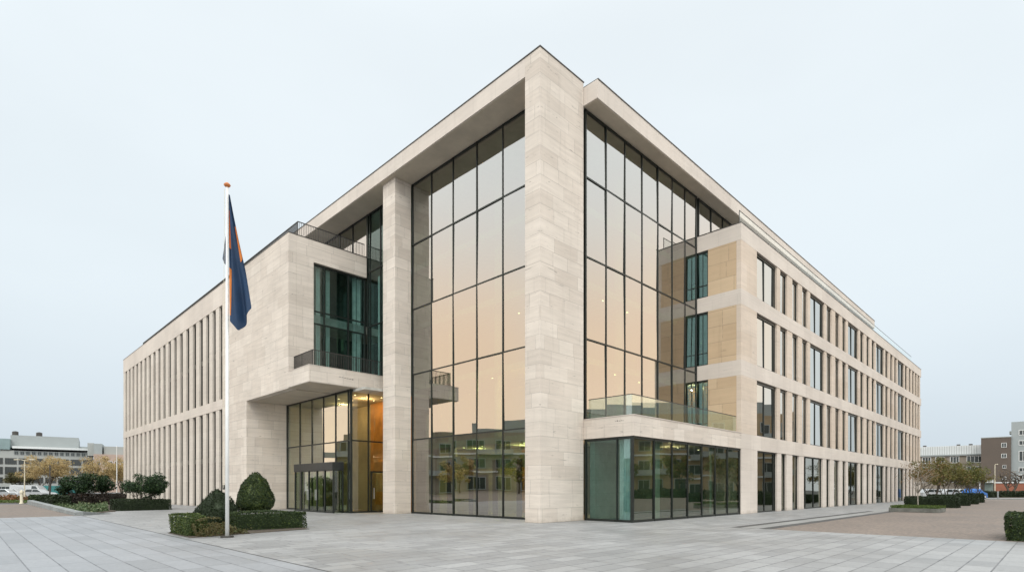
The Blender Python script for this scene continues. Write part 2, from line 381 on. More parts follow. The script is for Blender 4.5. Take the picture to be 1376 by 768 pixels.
def pane_grid(name, axis, c, us, zs, m, parent, tilt=.005, out=-1):
    """a sheet of single panes, each a hair out of true; axis 0: plane x=c spanning y, axis 1: plane y=c spanning x"""
    mb = MB()
    for i in range(len(us)-1):
        for k in range(len(zs)-1):
            a, b, z0, z1 = us[i], us[i+1], zs[k], zs[k+1]
            t1, t2 = random.uniform(-tilt, tilt)*(b-a), random.uniform(-tilt, tilt)*(z1-z0)
            q = [(a,-t1-t2,z0),(b,t1-t2,z0),(b,t1+t2,z1),(a,-t1+t2,z1)]
            q = [(c+d, u, z) if axis == 0 else (u, c+d, z) for u, d, z in q]
            mb.quad(*q)
    return mb.obj(name, m, parent)
def curtain(axis, c, us, zs, m, name='curtain_wall', w=.05, proud=.05, back=.09, skip=(), heavy=()):
    """mullions and transoms as one frame mesh with the glazing as its sub-part"""
    f = MB()
    def bar(u0, u1, z0, z1, pr):
        if axis == 0: f.box(c-pr, c+back, u0, u1, z0, z1)
        else: f.box(u0, u1, c-pr, c+back, z0, z1)
    for u in us:
        ww = .09 if u in (us[0], us[-1]) or u in heavy else w
        bar(u-ww/2, u+ww/2, zs[0], zs[-1], proud)
    for z in zs:
        e = z in (zs[0], zs[-1]); hh = .11 if e else .075
        zz = z + (.06 if z == zs[0] else -.06 if z == zs[-1] else 0)
        for i in range(len(us)-1):
            bar(us[i]+.056, us[i+1]-.056, zz-hh/2, zz+hh/2, proud-.012)
    fr = f.obj(name, M['frame'], B)
    pane_grid('glazing', axis, c, us, zs, m, fr)
    return fr

GL = 1.6      # left glazing plane (x), facing -x
GR = .05      # right glazing plane (y), facing -y
usL = [2.0,4.07,6.14,8.21,10.28,12.28]
zsL = [0.0,4.62,8.72,12.80,16.87,20.69]
curtain(0, GL, usL, zsL, M['glass'])
MB().box(GL,3.1,.955,1.98,0,20.69).obj('pier_return', M['pale'], B)
curtain(0, GL, [13.70,15.12], [9.0,12.80,16.6,20.69], M['tglass'])
curtain(0, GL, [15.12,16.0,17.35,17.66], [9.0,12.80,16.6,20.69], M['tglass'])
curtain(0, GL, [17.76,19.75,21.7,23.7,25.7,27.7,29.7], [17.72,20.69], M['glass'])
usR = [3.42,5.15,6.88,8.60,10.32,11.98,13.58,15.09]
zsR = [4.97,9.02,13.12,17.08,20.42]
curtain(1, GR, usR, zsR, M['glass'])
curtain(1, GR, [15.42+1.79*i for i in range(0,24)], [17.84,20.42], M['glass'])

# --- ground floor glass box with terrace
ts = stonebox('terrace_slab', 'pale', 3.205,15.148,-2.86,.30,4.0,4.95)
MB().box(3.18,15.13,-2.89,-2.6,4.952,4.985).obj('coping', M['fine'], ts)
MB().box(3.18,3.42,-2.598,-.02,4.952,4.985).obj('coping', M['fine'], ts)
curtain(1, -2.76, [3.30,5.15,6.88,8.50,10.12,11.74,13.36,15.05], [0.0,3.99], M['gglass'])
curtain(0, 3.30, [-2.70,-1.90,-.06], [0.0,3.99], M['tglass'])
gr = MB()
for a, b in zip([3.5+1.64*i for i in range(7)], [3.5+1.64*(i+1) for i in range(7)]): gr.box(a+.008, b-.008, -2.60,-2.585,4.99,5.95)
gr.box(3.485,3.50,-2.585,-1.32,4.99,5.95); gr.box(3.485,3.50,-1.30,-.1,4.99,5.95)
br = gr.obj('terrace_balustrade', M['bglass'], B)
h = MB().box(3.47,15.0,-2.615,-2.57,5.952,5.985); h.box(3.47,3.515,-2.568,-.1,5.952,5.985); h.obj('handrail', M['rail'], br)

# --- right wing
WY = -2.85; RX0, RX1 = 15.15, 74.8; GD = .17     # wall plane and depth of the openings
bands = [(4.0,4.95),(8.50,9.45),(12.85,13.80),(16.77,17.80)]
for k, (a, b) in enumerate(bands):
    mb = MB().box(RX0,RX1,WY,WY+.75,a,b); mb.box(RX0,RX0+.6,WY+.75,GR+.2,a,b); mb.box(RX1-.6,RX1,WY+.75,13,a,b)
    o = mb.obj('wall_band', M['fine'], B, .008)
    if k == 3:
        MB().box(RX0-.02,RX1+.02,WY-.02,WY+.5,b+.002,b+.05).obj('coping', M['trim'], o)
        MB().box(RX0-.02,RX0+.5,WY+.51,GR-.12,b+.002,b+.05).obj('coping', M['trim'], o)
# openings (glass spans) per storey
def spans_upper():
    out = []; s = 17.58
    while s < 73.5:
        for a, b in ((0,3.55),(4.2,5.55),(6.62,7.85),(8.75,9.95)):
            if s+b < 73.9: out.append((s+a, s+b))
        s += 10.60
    return out + [(70.62,71.75),(72.45,73.6)]
def spans_ground():
    first = [(17.66,21.2),(22.0,23.0),(24.2,25.6),(26.7,31.35),(32.3,33.25),(34.5,36.0),(37.0,38.1)]
    return first + [q for q in spans_upper() if q[0] > 38.3]
floors = [(0.0,4.0,spans_ground(),'fine'),(4.95,8.5,spans_upper(),'pier'),(9.45,12.85,spans_upper(),'pier'),(13.80,16.77,spans_upper(),'pier')]
protos = {}
def window(kind, x0, x1, z0, z1, y, m, ground=False):
    """frame set back in the opening, panes as its sub-part"""
    w = x1-x0; key = (round(w,2), round(z1-z0,2), ground)
    if key not in protos:
        f = MB(); t = .06
        f.box(0,t,-.03,.07,0,z1-z0); f.box(w-t,w,-.03,.07,0,z1-z0); f.box(t,w-t,-.05,.07,0,.08); f.box(t,w-t,-.05,.07,z1-z0-(.16 if not ground else .09),z1-z0)
        cuts = [t, w-t]
        if w > 3:
            cuts = [t, w*.45, w*.9, w-t] if w < 4 else [t, w*.16, w*.58, w-t]
            for q in cuts[1:-1]: f.box(q-.03,q+.03,-.04,.07,.08,z1-z0-.09)
        if not ground: f.box(-.0,w,-.16,-.05,-.0,.03)
        fo = f.obj(kind, M['frame'], B)
        pane_grid('pane', 1, .012, cuts, [.04, z1-z0-.04], m, fo, .004)
        protos[key] = fo; o = fo
    else:
        o = copy_tree(protos[key], B)
    o.location = (x0, y, z0); return o
for fi, (z0, z1, sp, ms) in enumerate(floors):
    edges = [RX0] + [q for s in sp for q in s] + [RX1-.5]
    for i in range(0, len(edges), 2):
        a, b = edges[i], edges[i+1]
        if i == 0:
            stonebox('corner_wall', 'pier' if fi else 'fine', RX0, b, WY+.002, WY+.30, z0+.001, z1-.001)
            if fi:
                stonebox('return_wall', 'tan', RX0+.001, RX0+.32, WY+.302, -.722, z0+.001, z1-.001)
            else: stonebox('return_wall', 'fine', RX0+.001, RX0+.32, WY+.302, .0, .001, 3.998)
        else:
            o = MB().box(a,b,WY+.03,WY+.40,z0+.001,z1-.001).obj('stone_pier', M[ms], B, .006)
    for a, b in sp: window('window', a, b, z0, z1, WY+GD+.02, M['gglass' if fi == 0 else 'wglass'], fi == 0)
    if fi:
        w = MB(); w.box(RX0+.06,RX0+.14,-.72,-.66,z0,z1); w.box(RX0+.06,RX0+.14,-.66,GR+.04,z1-.14,z1); w.box(RX0+.06,RX0+.14,-.66,GR+.04,z0,z0+.07)
        w.box(RX0+.07,RX0+.13,-.36,-.325,z0+.07,z1-.14); w.box(RX0+.07,RX0+.13,-.66,-.361,z0+.75,z0+.80); w.box(RX0+.07,RX0+.13,-.324,GR+.04,z0+.75,z0+.80)
        fo = w.obj('return_window', M['frame'], B)
        pane_grid('pane', 0, RX0+.10, [-.70,-.34,GR+.03], [z0+.03,z1-.07], M['retglass'], fo)
        if fi > 1: MB().box(RX0+.75,RX0+.8,-1.9,-.75,z0+.02,z1-.02).obj('curtain', M['curtain'], B)
        else: MB().box(RX0+1.9,RX0+2.0,-2.0,.6,z1-1.5,z1-.02).obj('glow_panel', M['wood'], B)  # wood-coloured panel added to give this lowest window an orange glow
# wing interior: floor plates, back wall, end wall
for z in (4.0,8.5,12.85,16.77):
    MB().box(RX0+.61,RX1-.62,WY+.76,8,z+.05,z+.9).obj('floor_slab', M['concrete'], B)
MB().box(RX0+.4,RX1-.6,4.2,4.5,0,17.6).obj('interior_wall', M['inwall'], B)
MB().box(RX1-.62,RX1-.55,WY+.42,13,0,16.77).obj('end_wall', M['fine'], B)
MB().box(RX0+.61,RX1-.62,WY+.76,13,17.68,17.78).obj('roof_deck', M['roof'], B)
for z0, z1 in ((4.95,8.5),(9.45,12.85),(13.8,16.77)):
    c = MB(); x = 15.9
    while x < 50:
        c.box(x, x+random.uniform(.3,.9), WY+.75, WY+.80, z0+.05, z1-.1); x += random.uniform(1.2,3.6)
    c.obj('curtain', M['curtain'], B)
# roof terrace glass rail
gr = MB()
for i in range(27): gr.box(15.5+2.0*i, 15.5+2.0*i+1.985, -2.60,-2.585,17.86,18.72)
rg = gr.obj('roof_balustrade', M['rglass'], B)
MB().box(15.5,69.5,-2.61,-2.575,18.722,18.745).obj('handrail', M['rail'], rg)
MB().box(15.47,15.498,-2.61,-2.57,17.8,18.75).obj('post', M['rail'], rg)

# --- left wing with its cantilevered block
LX = -4.0; LY0, LY1 = 17.67, 67.0
PZ = 17.65
mb = MB().box(LX,LX+.5,LY0,30.0,7.86,PZ).obj('block_wall', M['pale'], B, .01)                 # long face of the block
mb = MB().box(LX+.502,-2.35,LY0,LY0+.45,8.9,PZ); mb.box(-2.35,GL-.1,LY0,LY0+.45,16.25,PZ)
bw = mb.obj('block_end_wall', M['pale'], B)
MB().box(LX-.02,GL-.12,LY0-.02,LY0+.4,PZ+.002,PZ+.045).obj('coping', M['trim'], bw)
MB().box(LX-.02,LX+.4,LY0+.42,LY1,PZ+.002,PZ+.045).obj('coping', M['trim'], bw)
stonebox('recess_wall', 'pale', LX,-.95,24.85,25.3,0,7.86)
stonebox('ground_wall', 'pale', LX,LX+.5,25.302,30.0,0,7.858)
bal = MB().box(LX,GL-.12,14.75,LY0-.002,7.90,8.88).obj('balcony_slab', M['pale'], B, .008)
MB().box(LX-.02,GL-.12,14.73,14.95,8.882,8.915).obj('coping', M['fine'], bal)
MB().box(LX-.02,LX+.2,14.96,LY0-.01,8.882,8.915).obj('coping', M['fine'], bal)
MB().box(LX+.51,GL-.15,LY0+.1,24.84,7.84,7.9).obj('soffit', M['soffit'], B)
MB().box(LX+.06,GL-.15,14.82,LY0-.02,7.87,7.897).obj('soffit', M['soffit'], B)
# block window
curtain(1, LY0+.22, [-2.30,-1.52,.22,1.50], [8.95,12.35,13.15,16.22], M['tglass'], heavy=(.22,))
# frieze bands and fins
for a, b in ((7.80,8.58),(15.98,PZ)):
    MB().box(LX,LX+.7,30.002,LY1,a,b).obj('wall_band', M['fine'], B, .008)
starts = [30.02,31.65,33.3,35.0,36.9,38.9,40.95,43,45,47,49,51,53,55,57,59,61,63,64.9]
slots = [(s, s+(.80 if s < 34 else .95)) for s in starts]
tall = None
for z0, z1 in ((0.0,7.80),(8.58,15.98)):
    tall = None
    for (a, b), nx in zip(slots, [s[0] for s in slots[1:]] + [LY1]):
        MB().box(LX+.02,LX+.5,b,nx,z0+.001,z1-.001).obj('stone_fin', M['fin'], B, .006)
    for gap in (.80,.95):
        ref = None
        for a, b in slots:
            if abs((b-a)-gap) > .01: continue
            if ref is None:
                f = MB(); t = .07; hgt = z1-z0
                f.box(-.03,.06,0,t,0,hgt); f.box(-.03,.06,gap-t,gap,0,hgt); f.box(-.03,.06,t,gap-t,hgt-.1,hgt); f.box(-.03,.06,t,gap-t,0,.08); f.box(-.03,.06,t,gap-t,hgt*.5-.2,hgt*.5+.2)
                ref = f.obj('tall_window', M['frame'], B); pane_grid('pane', 0, .02, [t,gap-t], [.04,hgt-.05], M['sglass'], ref); o = ref
            else: o = copy_tree(ref, B)
            o.location = (LX+.20, a, z0)
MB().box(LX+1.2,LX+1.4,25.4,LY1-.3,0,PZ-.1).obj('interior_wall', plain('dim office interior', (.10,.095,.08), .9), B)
MB().box(LX+.72,LX+1.19,30,LY1-.3,7.85,8.5).obj('floor_slab', M['concrete'], B)
MB().box(LX+.5,12,LY1-.6,LY1-.3,0,PZ-.05).obj('end_wall', M['fine'], B)
MB().box(LX+.5,GL-.1,LY0+.46,LY1-.3,17.2,17.4).obj('roof_deck', M['roof'], B)
# railings of flat bars
def railing(name, axis, c, u0, u1, z0, h, step=.115):
    r = MB()
    n = int((u1-u0)/step)
    for i in range(n+1):
        u = u0 + (u1-u0)*i/n; wd = .012 if i % 12 else .022
        if axis == 1: r.box(u-wd/2,u+wd/2,c-.02,c+.02,z0,z0+h-.03)
        else: r.box(c-.02,c+.02,u-wd/2,u+wd/2,z0,z0+h-.03)
    o = r.obj(name, M['rail'], B)
    hb = MB()
    if axis == 1: hb.box(u0-.03,u1+.03,c-.03,c+.03,z0+h-.028,z0+h+.012)
    else: hb.box(c-.03,c+.03,u0-.03,u1+.03,z0+h-.028,z0+h+.012)
    hb.obj('handrail', M['rail'], o)
    return o
railing('terrace_railing', 1, LY0+.25, LX+.72, GL-.15, PZ, 1.0)
railing('terrace_railing', 0, LX+.72, LY0+.36, 60.0, PZ, 1.0, .125)
railing('balcony_railing', 1, 15.0, LX+.35, GL-.15, 8.9, .98)
railing('balcony_railing', 0, LX+.35, 15.1, LY0-.06, 8.9, .98)
# --- entrance lobby glass and revolving door vestibule
EX = -1.05
curtain(0, EX, [15.22,15.52,17.2,18.92,20.65,22.6,24.8], [0.0,4.62,7.86], M['lglass'])
curtain(1, 15.2, [EX+.02,.2,1.52], [0.0,4.62,7.86], M['eglass'])
v = MB().box(-1.95,-1.17,15.9,21.6,2.72,3.25).obj('entrance_vestibule', plain('graphite panel', (.035,.038,.038), .4, .5), B, .01)
d = MB()
for y in (15.95,17.1,18.2,19.4,20.55,21.55): d.box(-1.9,-1.80,y-.045,y+.045,0,2.715)
d.box(-1.9,-1.8,15.99,21.5,0,.09); d.box(-1.26,-1.18,15.91,15.99,0,2.715); d.box(-1.26,-1.18,21.5,21.58,0,2.715)
df = d.obj('entrance_door_frame', M['frame'], B)
pane_grid('pane', 0, -1.85, [15.95,17.1,18.2,19.4,20.55,21.5], [.06,2.7], M['dglass'], df, .003)
pane_grid('pane', 1, 15.95, [-1.8,-1.2], [.06,2.7], M['dglass'], df, .003)
pane_grid('pane', 1, 21.54, [-1.8,-1.2], [.06,2.7], M['dglass'], df, .003)
hd = MB()
for y in (18.12,18.28,19.32,19.48): hd.tube([(-1.96,y,.8),(-1.96,y,1.5)], [.018,.018], 6)
hd.obj('door_handle', plain('brushed steel', (.55,.55,.53), .3, .9), df)
d = MB(); d.box(.28,.36,15.06,15.12,0,2.7); d.box(1.36,1.44,15.06,15.12,0,2.7); d.box(.36,1.36,15.06,15.12,2.6,2.7); d.box(.36,1.36,15.06,15.12,0,.1)
sd = d.obj('side_door', M['frame'], B)
pane_grid('pane', 1, 15.09, [.36,1.36], [.05,2.65], M['tglass'], sd)
MB().tube([(.5,15.02,.9),(.5,15.02,1.6)], [.02,.02], 8).obj('door_handle', plain('brushed handle', (.6,.6,.58), .3, .9), sd)
# lobby inside
MB().box(EX+.12,9,13.75,24.8,7.70,7.86).obj('lobby_ceiling', M['concrete'], B)
MB().box(2.6,2.9,13.75,19.0,0,7.69).obj('wood_wall', M['wood'], B)
MB().box(2.9,3.1,19.0,24.8,0,7.69).obj('interior_wall', M['inwall'], B)
MB().box(EX+.1,9,24.5,24.8,0,7.69).obj('interior_wall', M['inwall'], B)
MB().box(EX+.1,2.6,13.0,24.5,-.01,.006).obj('lobby_floor', M['infloor'], B)
def downlights(pts, z, rad=.045):
    ref = None
    for x, y in pts:
        if ref is None:
            q = MB(); q.lathe([(.0,-.012),(rad,-.012),(rad*1.25,0)], 12)
            ref = q.obj('downlight', M['lamp'], B); o = ref
        else: o = ref.copy(); COL.objects.link(o)
        o.location = (x, y, z)
downlights([(-.2,16.2),(.7,16.2),(1.6,15.9),(-.2,18.4),(.8,18.4),(-.2,20.6),(.8,20.6),(1.9,17.4)], 7.70)
def glow(name, x, y, z, e, size=.05):
    q = bpy.data.lights.new(name, 'POINT'); q.energy = e; q.color = (1, .70, .38); q.shadow_soft_size = size
    o = bpy.data.objects.new(name, q); COL.objects.link(o); o.location = W(x, y, z)
glow('lobby_lamp', 1.0, 17.0, 7.2, 120); glow('lobby_lamp', 1.2, 20.5, 7.45, 110)
glow('hall_lamp', 5.0, 3.2, 3.9, 260); glow('hall_lamp', 5.6, 6.5, 3.9, 150); glow('hall_lamp', 5.6, 10.5, 3.9, 110); glow('hall_lamp', 4.4, 3.0, 7.9, 260); glow('box_lamp', 9.0, -1.5, 3.5, 60); glow('wing_lamp', 16.3, -.9, 8.2, 70)
# --- main hall inside
MB().box(GL+.1,15.3,.95,17.6,-.012,.003).obj('hall_floor', M['infloor'], B)
for z in zsL[1:-1]:
    MB().box(3.6,15.0,1.4,17.6,z-.42,z-.05).obj('floor_slab', M['concrete'], B)
MB().box(7.4,7.7,3.6,17.6,0,20.4).obj('interior_wall', M['inwall'], B)
MB().box(7.4,15.3,4.6,4.9,0,20.4).obj('interior_wall', M['inwall'], B)
MB().box(4.6,7.38,13.4,13.7,0,20.4).obj('interior_wall', M['inwall'], B)
MB().box(5.2,5.4,1.3,4.4,4.63,8.25).obj('wood_wall', M['wood'], B)
sc_ = MB()
for a, b, z in ((2.5,3.4,2.7),(4.25,4.55,3.2),(6.2,6.5,3.2),(7.0,8.0,2.4),(8.35,8.6,3.4),(10.4,10.7,3.4)): sc_.box(3.1,3.25,a,b,.004,z)
sc_.obj('interior_screen', plain('dark interior screen', (.025,.03,.026), .4), B)
MB().box(3.3,3.5,1.3,12.0,2.75,3.55).obj('gallery_front', M['concrete'], B)
for x, y in ((4.3,2.2),(4.3,7.2),(4.3,11.6),(9.4,2.2),(13.2,2.2)):
    MB().lathe([(.28,0),(.28,20.4)], 20, (x,y,0)).obj('interior_column', M['concrete'], B, smooth=True)
MB().box(7.30,7.38,5.0,8.2,0,4.1).obj('wood_wall', M['wood'], B)
MB().box(6.5,7.2,4.2,6.4,0,1.1).obj('reception_desk', M['wood'], B)
downlights([(4.4,3.0),(4.4,5.2),(5.8,4.1),(5.8,6.6),(4.4,8.8),(5.9,10.2),(4.4,10.6),(6.0,2.6)], 4.19)
downlights([(4.4,3.4),(5.8,5.4),(4.4,7.9),(8.8,2.0),(11.9,2.3)], 8.29)
downlights([(4.4,4.2),(5.8,7.0),(7.6,2.0),(10.4,2.2)], 12.37)
# block rooms behind the teal window
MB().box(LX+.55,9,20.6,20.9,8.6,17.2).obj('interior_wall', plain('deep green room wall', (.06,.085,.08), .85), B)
MB().box(LX+.55,GL+1.9,LY0+.5,20.6,12.45,13.0).obj('floor_slab', M['concrete'], B)
c = MB()
for x in (-1.9,-1.2,.75,1.1):
    for z0, z1 in ((8.95,12.4),(13.05,16.2)):
        n = 5
        for i in range(n): c.box(x+.055*i, x+.055*i+.05, LY0+.62+.03*(i%2), LY0+.66+.03*(i%2), z0, z1)
for y in (14.0,14.3,14.62,15.4,15.65,16.3,16.6): c.box(GL+.28,GL+.32,y,y+.2,9.0,16.2)
c.obj('curtain', M['curtain'], B)
MB().box(GL+2.6,GL+2.8,13.7,20,8.9,20.4).obj('interior_wall', M['inwall'], B)
# ground floor box inside
MB().box(3.45,15.1,-.5,-.2,0,3.98).obj('interior_wall', plain('muted green room wall', (.16,.20,.16), .85), B)  # grey-green wall colour with slight random variation
c = MB()
for i in range(9): c.box(3.55+.02*(i%2),3.6+.02*(i%2),-2.55+.075*i,-2.48+.075*i,.05,3.9)
c.box(5.9,6.5,-2.3,-2.25,.05,3.9); c.box(12.1,12.3,-2.3,-2.25,.05,3.9)
c.obj('curtain', M['curtain'], B)
MB().box(3.4,15.1,-2.65,-.2,3.86,3.98).obj('ceiling', M['concrete'], B)
downlights([(5,-1.4),(7.5,-1.4),(10,-1.4),(12.5,-1.4)], 3.86)
# back walls so the building is closed
MB().box(15.4,15.6,4.9,30,0,20.4).obj('rear_wall', M['fine'], B)
MB().box(16,58,14.0,14.3,17.7,20.4).obj('rear_wall', M['fine'], B)
MB().box(GL+.05,15.3,29.75,29.95,17.3,20.68).obj('rear_wall', M['fine'], B)
MB().box(12,74,12.7,13,0,17.68).obj('rear_wall', M['fine'], B)
MB().box(11.8,12,25,66.5,0,17.6).obj('rear_wall', M['fine'], B)
MB().box(GL,12,24.9,66.5,17.41,17.6).obj('roof_deck', M['roof'], B)
MB().box(GL+.1,15.4,1.05,29.9,20.44,20.455).obj('ceiling', M['concrete'], B)
# small weathered marks on the fascias
st = MB()
for i, (a, w) in enumerate(((0,.05),(.10,.03),(.18,.06),(.30,.07),(.43,.03))): st.box(3.202,3.206,-2.32+a,-2.32+a+w,4.72,4.72+.03+.02*(i%2))
st.obj('weather_mark', M['trim'], ts)
st = MB()
for i in range(6): st.box(-2.1+.17*i,-2.1+.17*i+.12,14.744,14.748,8.42-.012*i,8.42-.012*i+.025+.02*(i==5))
st.obj('weather_mark', M['trim'], bal)

# ================================================================== PLANTS
def hedge(name, label, x0, x1, y0, y1, h, m, dens=260, leaf=.05, loc=None, rot=pi/4, group=None, z0=0, rnd=.06):
    """clipped hedge: leafy shell on an uneven core; x,y in building coordinates"""
    cx, cy = (x0+x1)/2, (y0+y1)/2; hx, hy = abs(x1-x0)/2, abs(y1-y0)/2
    mb = MB(); k = 10
    # core as a bumpy grid box
    e = leaf+rnd*1.1; dens = dens*1.25
    mb.box(-hx+e,hx-e,-hy+e,hy-e,0,h-leaf-rnd*.55)
    areas = [('t',4*hx*hy),('x',2*hy*h),('X',2*hy*h),('y',2*hx*h),('Y',2*hx*h)]
    for f, A in areas:
        n = int(A*dens)
        if n < 1: continue
        a, b = RNG.uniform(-1,1,n), RNG.uniform(-1,1,n)
        if f == 't': p = np.stack([a*hx, b*hy, np.full(n,h)],1); nr = (0,0,1)
        elif f in 'xX': s_ = -1 if f == 'x' else 1; p = np.stack([np.full(n,s_*hx), a*hy, (b+1)/2*h],1); nr = (s_,0,.2)
        else: s_ = -1 if f == 'y' else 1; p = np.stack([a*hx, np.full(n,s_*hy), (b+1)/2*h],1); nr = (0,s_,.2)
        # rounded corners and lumps
        bump = rnd*(np.sin(p[:,0]*2.3+1)*np.cos(p[:,1]*2.9)+np.sin(p[:,2]*4+p[:,0]*1.7))*.5
        nv = np.array(nr)/np.linalg.norm(nr)
        p = p + nv*(bump+RNG.normal(0,leaf*.45,n))[:,None]
        mb.leaves(p, leaf, nv, .75)
    o = mb.obj(name, m, None, loc=loc or W(cx,cy,z0), rot=rot)
    return tag(o, label, 'hedge', group)

def limb_path(a, b, sag=0, n=4, j=.05):
    a, b = np.array(a,float), np.array(b,float); L = np.linalg.norm(b-a)
    return [tuple(a+(b-a)*t+np.array([random.uniform(-j,j)*L*(0<t<1), random.uniform(-j,j)*L*(0<t<1), sag*sin(pi*t)*L])) for t in [i/n for i in range(n+1)]]
def tree(name, label, loc, h, cw, crown0, nleaf, leaf, lm, bm=None, stems=1, clumps=22, trunk_r=.12, group=None, cat='tree', shape='round', twigs=14, spread=.3, clump_r=.24):
    t = thing(name, label, cat, loc, random.uniform(0,6), group)
    tb = MB(); tips = []; bm = bm or M['bark']
    cz = (h+crown0)/2; rz = (h-crown0)/2; rx = cw/2
    for s in range(stems):
        a = 2*pi*s/stems+random.uniform(-.4,.4); sp = spread*rx if stems > 1 else 0
        top = (cos(a)*sp*1.5+random.uniform(-.1,.1)*rx, sin(a)*sp*1.5, crown0+rz*(1.1 if stems == 1 else .8))
        base = (cos(a)*.12*(stems>1), sin(a)*.12*(stems>1), 0)
        pth = limb_path(base, top, 0, 5, .04)
        tb.tube(pth, [trunk_r*(1-.75*i/5) for i in range(6)], 7)
        for q in range(twigs//stems+1):
            k = random.randint(2, 5); b0 = pth[k]
            an = random.uniform(0,2*pi); ph = random.uniform(-.5,.9); rr = random.uniform(.6,.92)
            e = (cos(an)*cos(ph)*rx*rr, sin(an)*cos(ph)*rx*rr, cz+sin(ph)*rz*rr)
            pp = limb_path(b0, e, .03, 3, .06)
            tb.tube(pp, [trunk_r*.35*(1-.8*i/3) for i in range(4)], 5); tips.append(pp)
    tb.obj('trunk', bm, t, smooth=True)
    cs = [pp[-1] for pp in tips] + [pp[2] for pp in tips]
    while len(cs) < clumps+len(tips):
        an, u, rr = random.uniform(0,2*pi), random.uniform(-1,1), random.uniform(.35,.95)
        s_ = sqrt(1-u*u)
        cs.append((cos(an)*s_*rx*rr, sin(an)*s_*rx*rr, cz+u*rz*rr))
    pts = []; nr = []
    per = max(1, nleaf//len(cs))
    for c in cs:
        cr = clump_r*min(rx, rz*1.2)*random.uniform(.6,1.3)
        d = RNG.normal(size=(per,3)); d /= np.linalg.norm(d,axis=1)[:,None]
        rad = cr*RNG.uniform(.3,1.05,per)**.6
        p = np.array(c)+d*rad[:,None]*np.array((1,1,.7))
        if shape == 'cone':
            pass
        pts.append(p); nr.append(d+np.array((0,0,.5)))
    MB().leaves(np.concatenate(pts), leaf, np.concatenate(nr), .8).obj('crown', lm, t)
    return t
def topiary(name, label, loc, prof, n, leaf, m, stem_h=0, group=None):
    """clipped shape of revolution: profile (radius,height); leaf shell on a core"""
    t = thing(name, label, 'topiary', loc, 0, group)
    pr = np.array(prof, float)
    mb = MB(); mb.lathe([(max(0,r-leaf*1.3), z) for r, z in prof], 20)
    zz = RNG.uniform(0,1,n*2)
    seg = np.sqrt(np.diff(pr[:,0])**2+np.diff(pr[:,1])**2); wgt = seg*(pr[:-1,0]+pr[1:,0]+.05)
    idx = RNG.choice(len(seg), n, p=wgt/wgt.sum()); f = RNG.uniform(0,1,n)
    r = pr[idx,0]+(pr[idx+1,0]-pr[idx,0])*f; z = pr[idx,1]+(pr[idx+1,1]-pr[idx,1])*f
    a = RNG.uniform(0,2*pi,n); dz = np.diff(pr[:,1])[idx]; dr = np.diff(pr[:,0])[idx]
    nv = np.stack([np.cos(a)*np.abs(dz)/seg[idx]*np.sign(dz+1e-6), np.sin(a)*np.abs(dz)/seg[idx]*np.sign(dz+1e-6), -dr/seg[idx]],1)
    lump = .03*np.sin(a*5+z*4)+.03*np.cos(a*3-z*7)
    p = np.stack([np.cos(a)*r, np.sin(a)*r, z],1)+nv*(lump+RNG.normal(0,leaf*.5,n))[:,None]
    mb.leaves(p, leaf, nv, .8)
    mb.obj('crown', m, t)
    if stem_h: MB().tube([(0,0,0),(.02,0,stem_h*.6),(0,.01,stem_h+.25)], [.07,.055,.05], 8).obj('trunk', M['bark'], t)
    return t
def cover(name, label, poly_pts, n, leaf, hmax, m, cat='plants', kind='stuff'):
    """ground cover inside a quad given in building coordinates"""
    a, b, c, d = [np.array(W(*q)) for q in poly_pts]
    u, v = RNG.uniform(0,1,n)[:,None], RNG.uniform(0,1,n)[:,None]
    p = (a*(1-u)+b*u)*(1-v)+(d*(1-u)+c*u)*v
    lump = .55+.45*np.sin(p[:,0]*3.1)*np.cos(p[:,1]*2.7)
    p[:,2] = RNG.uniform(.02,1,n)*hmax*lump
    o = MB().leaves(p, leaf, (0,0,1), .9).obj(name, m)
    return tag(o, label, cat, None, kind)

# front bed by the flagpole
structure('soil_bed', MB().prism([(-13.4,2.95),(-9.0,3.95),(-8.8,5.9),(-9.6,8.6),(-12.1,8.6),(-12.2,5.7),(-13.4,5.7)], -.01, .02), M['soil'])
hedge('box_hedge', 'low clipped green hedge at the left end of the flagpole bed', -13.35,-12.75,3.5,5.6,.66, M['boxlt'], 1000, .03, rnd=.09)
hedge('box_hedge', 'long low dark hedge running right from the flagpole under the rounded topiary', -11.45,-8.75,4.75,5.85,.66, M['box_'], 1000, .03, rnd=.08)
cover('yellowing_shrubs', 'yellow and brown low plants at the foot of the flagpole', [(-13.2,3.0),(-11.4,3.3),(-11.6,4.7),(-12.3,4.6)], 1500, .045, .38, M['dry'])
hedge('dry_shrub', 'brownish low shrub in front of the left clipped hedge', -13.15,-12.45,3.05,3.48,.42, M['dry'], 900, .032, rnd=.2)
topiary('rounded_topiary', 'egg shaped clipped green topiary on a short stem beside the entrance wall', ((343-688)/F*24.0,24.0,0),
        [(.20,.58),(.57,.64),(.73,.82),(.745,.98),(.68,1.30),(.54,1.64),(.36,1.96),(.17,2.16),(.02,2.25)], 13000, .034, M['box_'], .55)
topiary('conical_topiary', 'dark pointed yew bush just behind the flagpole', ((292-688)/F*22.2,22.2,0),
        [(.45,.02),(.70,.12),(.80,.42),(.70,.80),(.48,1.12),(.22,1.38),(.02,1.52)], 9500, .034, M['yew'])

# hedge box with spreading tree by the left wing
hedge('box_hedge', 'dark clipped hedge around the spreading shrub tree by the fins', -10.9,-7.6,29.7,32.1,.74, M['yew'], 520, .042)
tree('shrub_tree', 'spreading dark green multi-stemmed shrub tree rising from the square hedge', W(-9.0,31.2), 3.05,3.5,.6,9500,.062, M['laurel'], stems=5, clumps=46, trunk_r=.045, spread=.3, twigs=30, clump_r=.25)
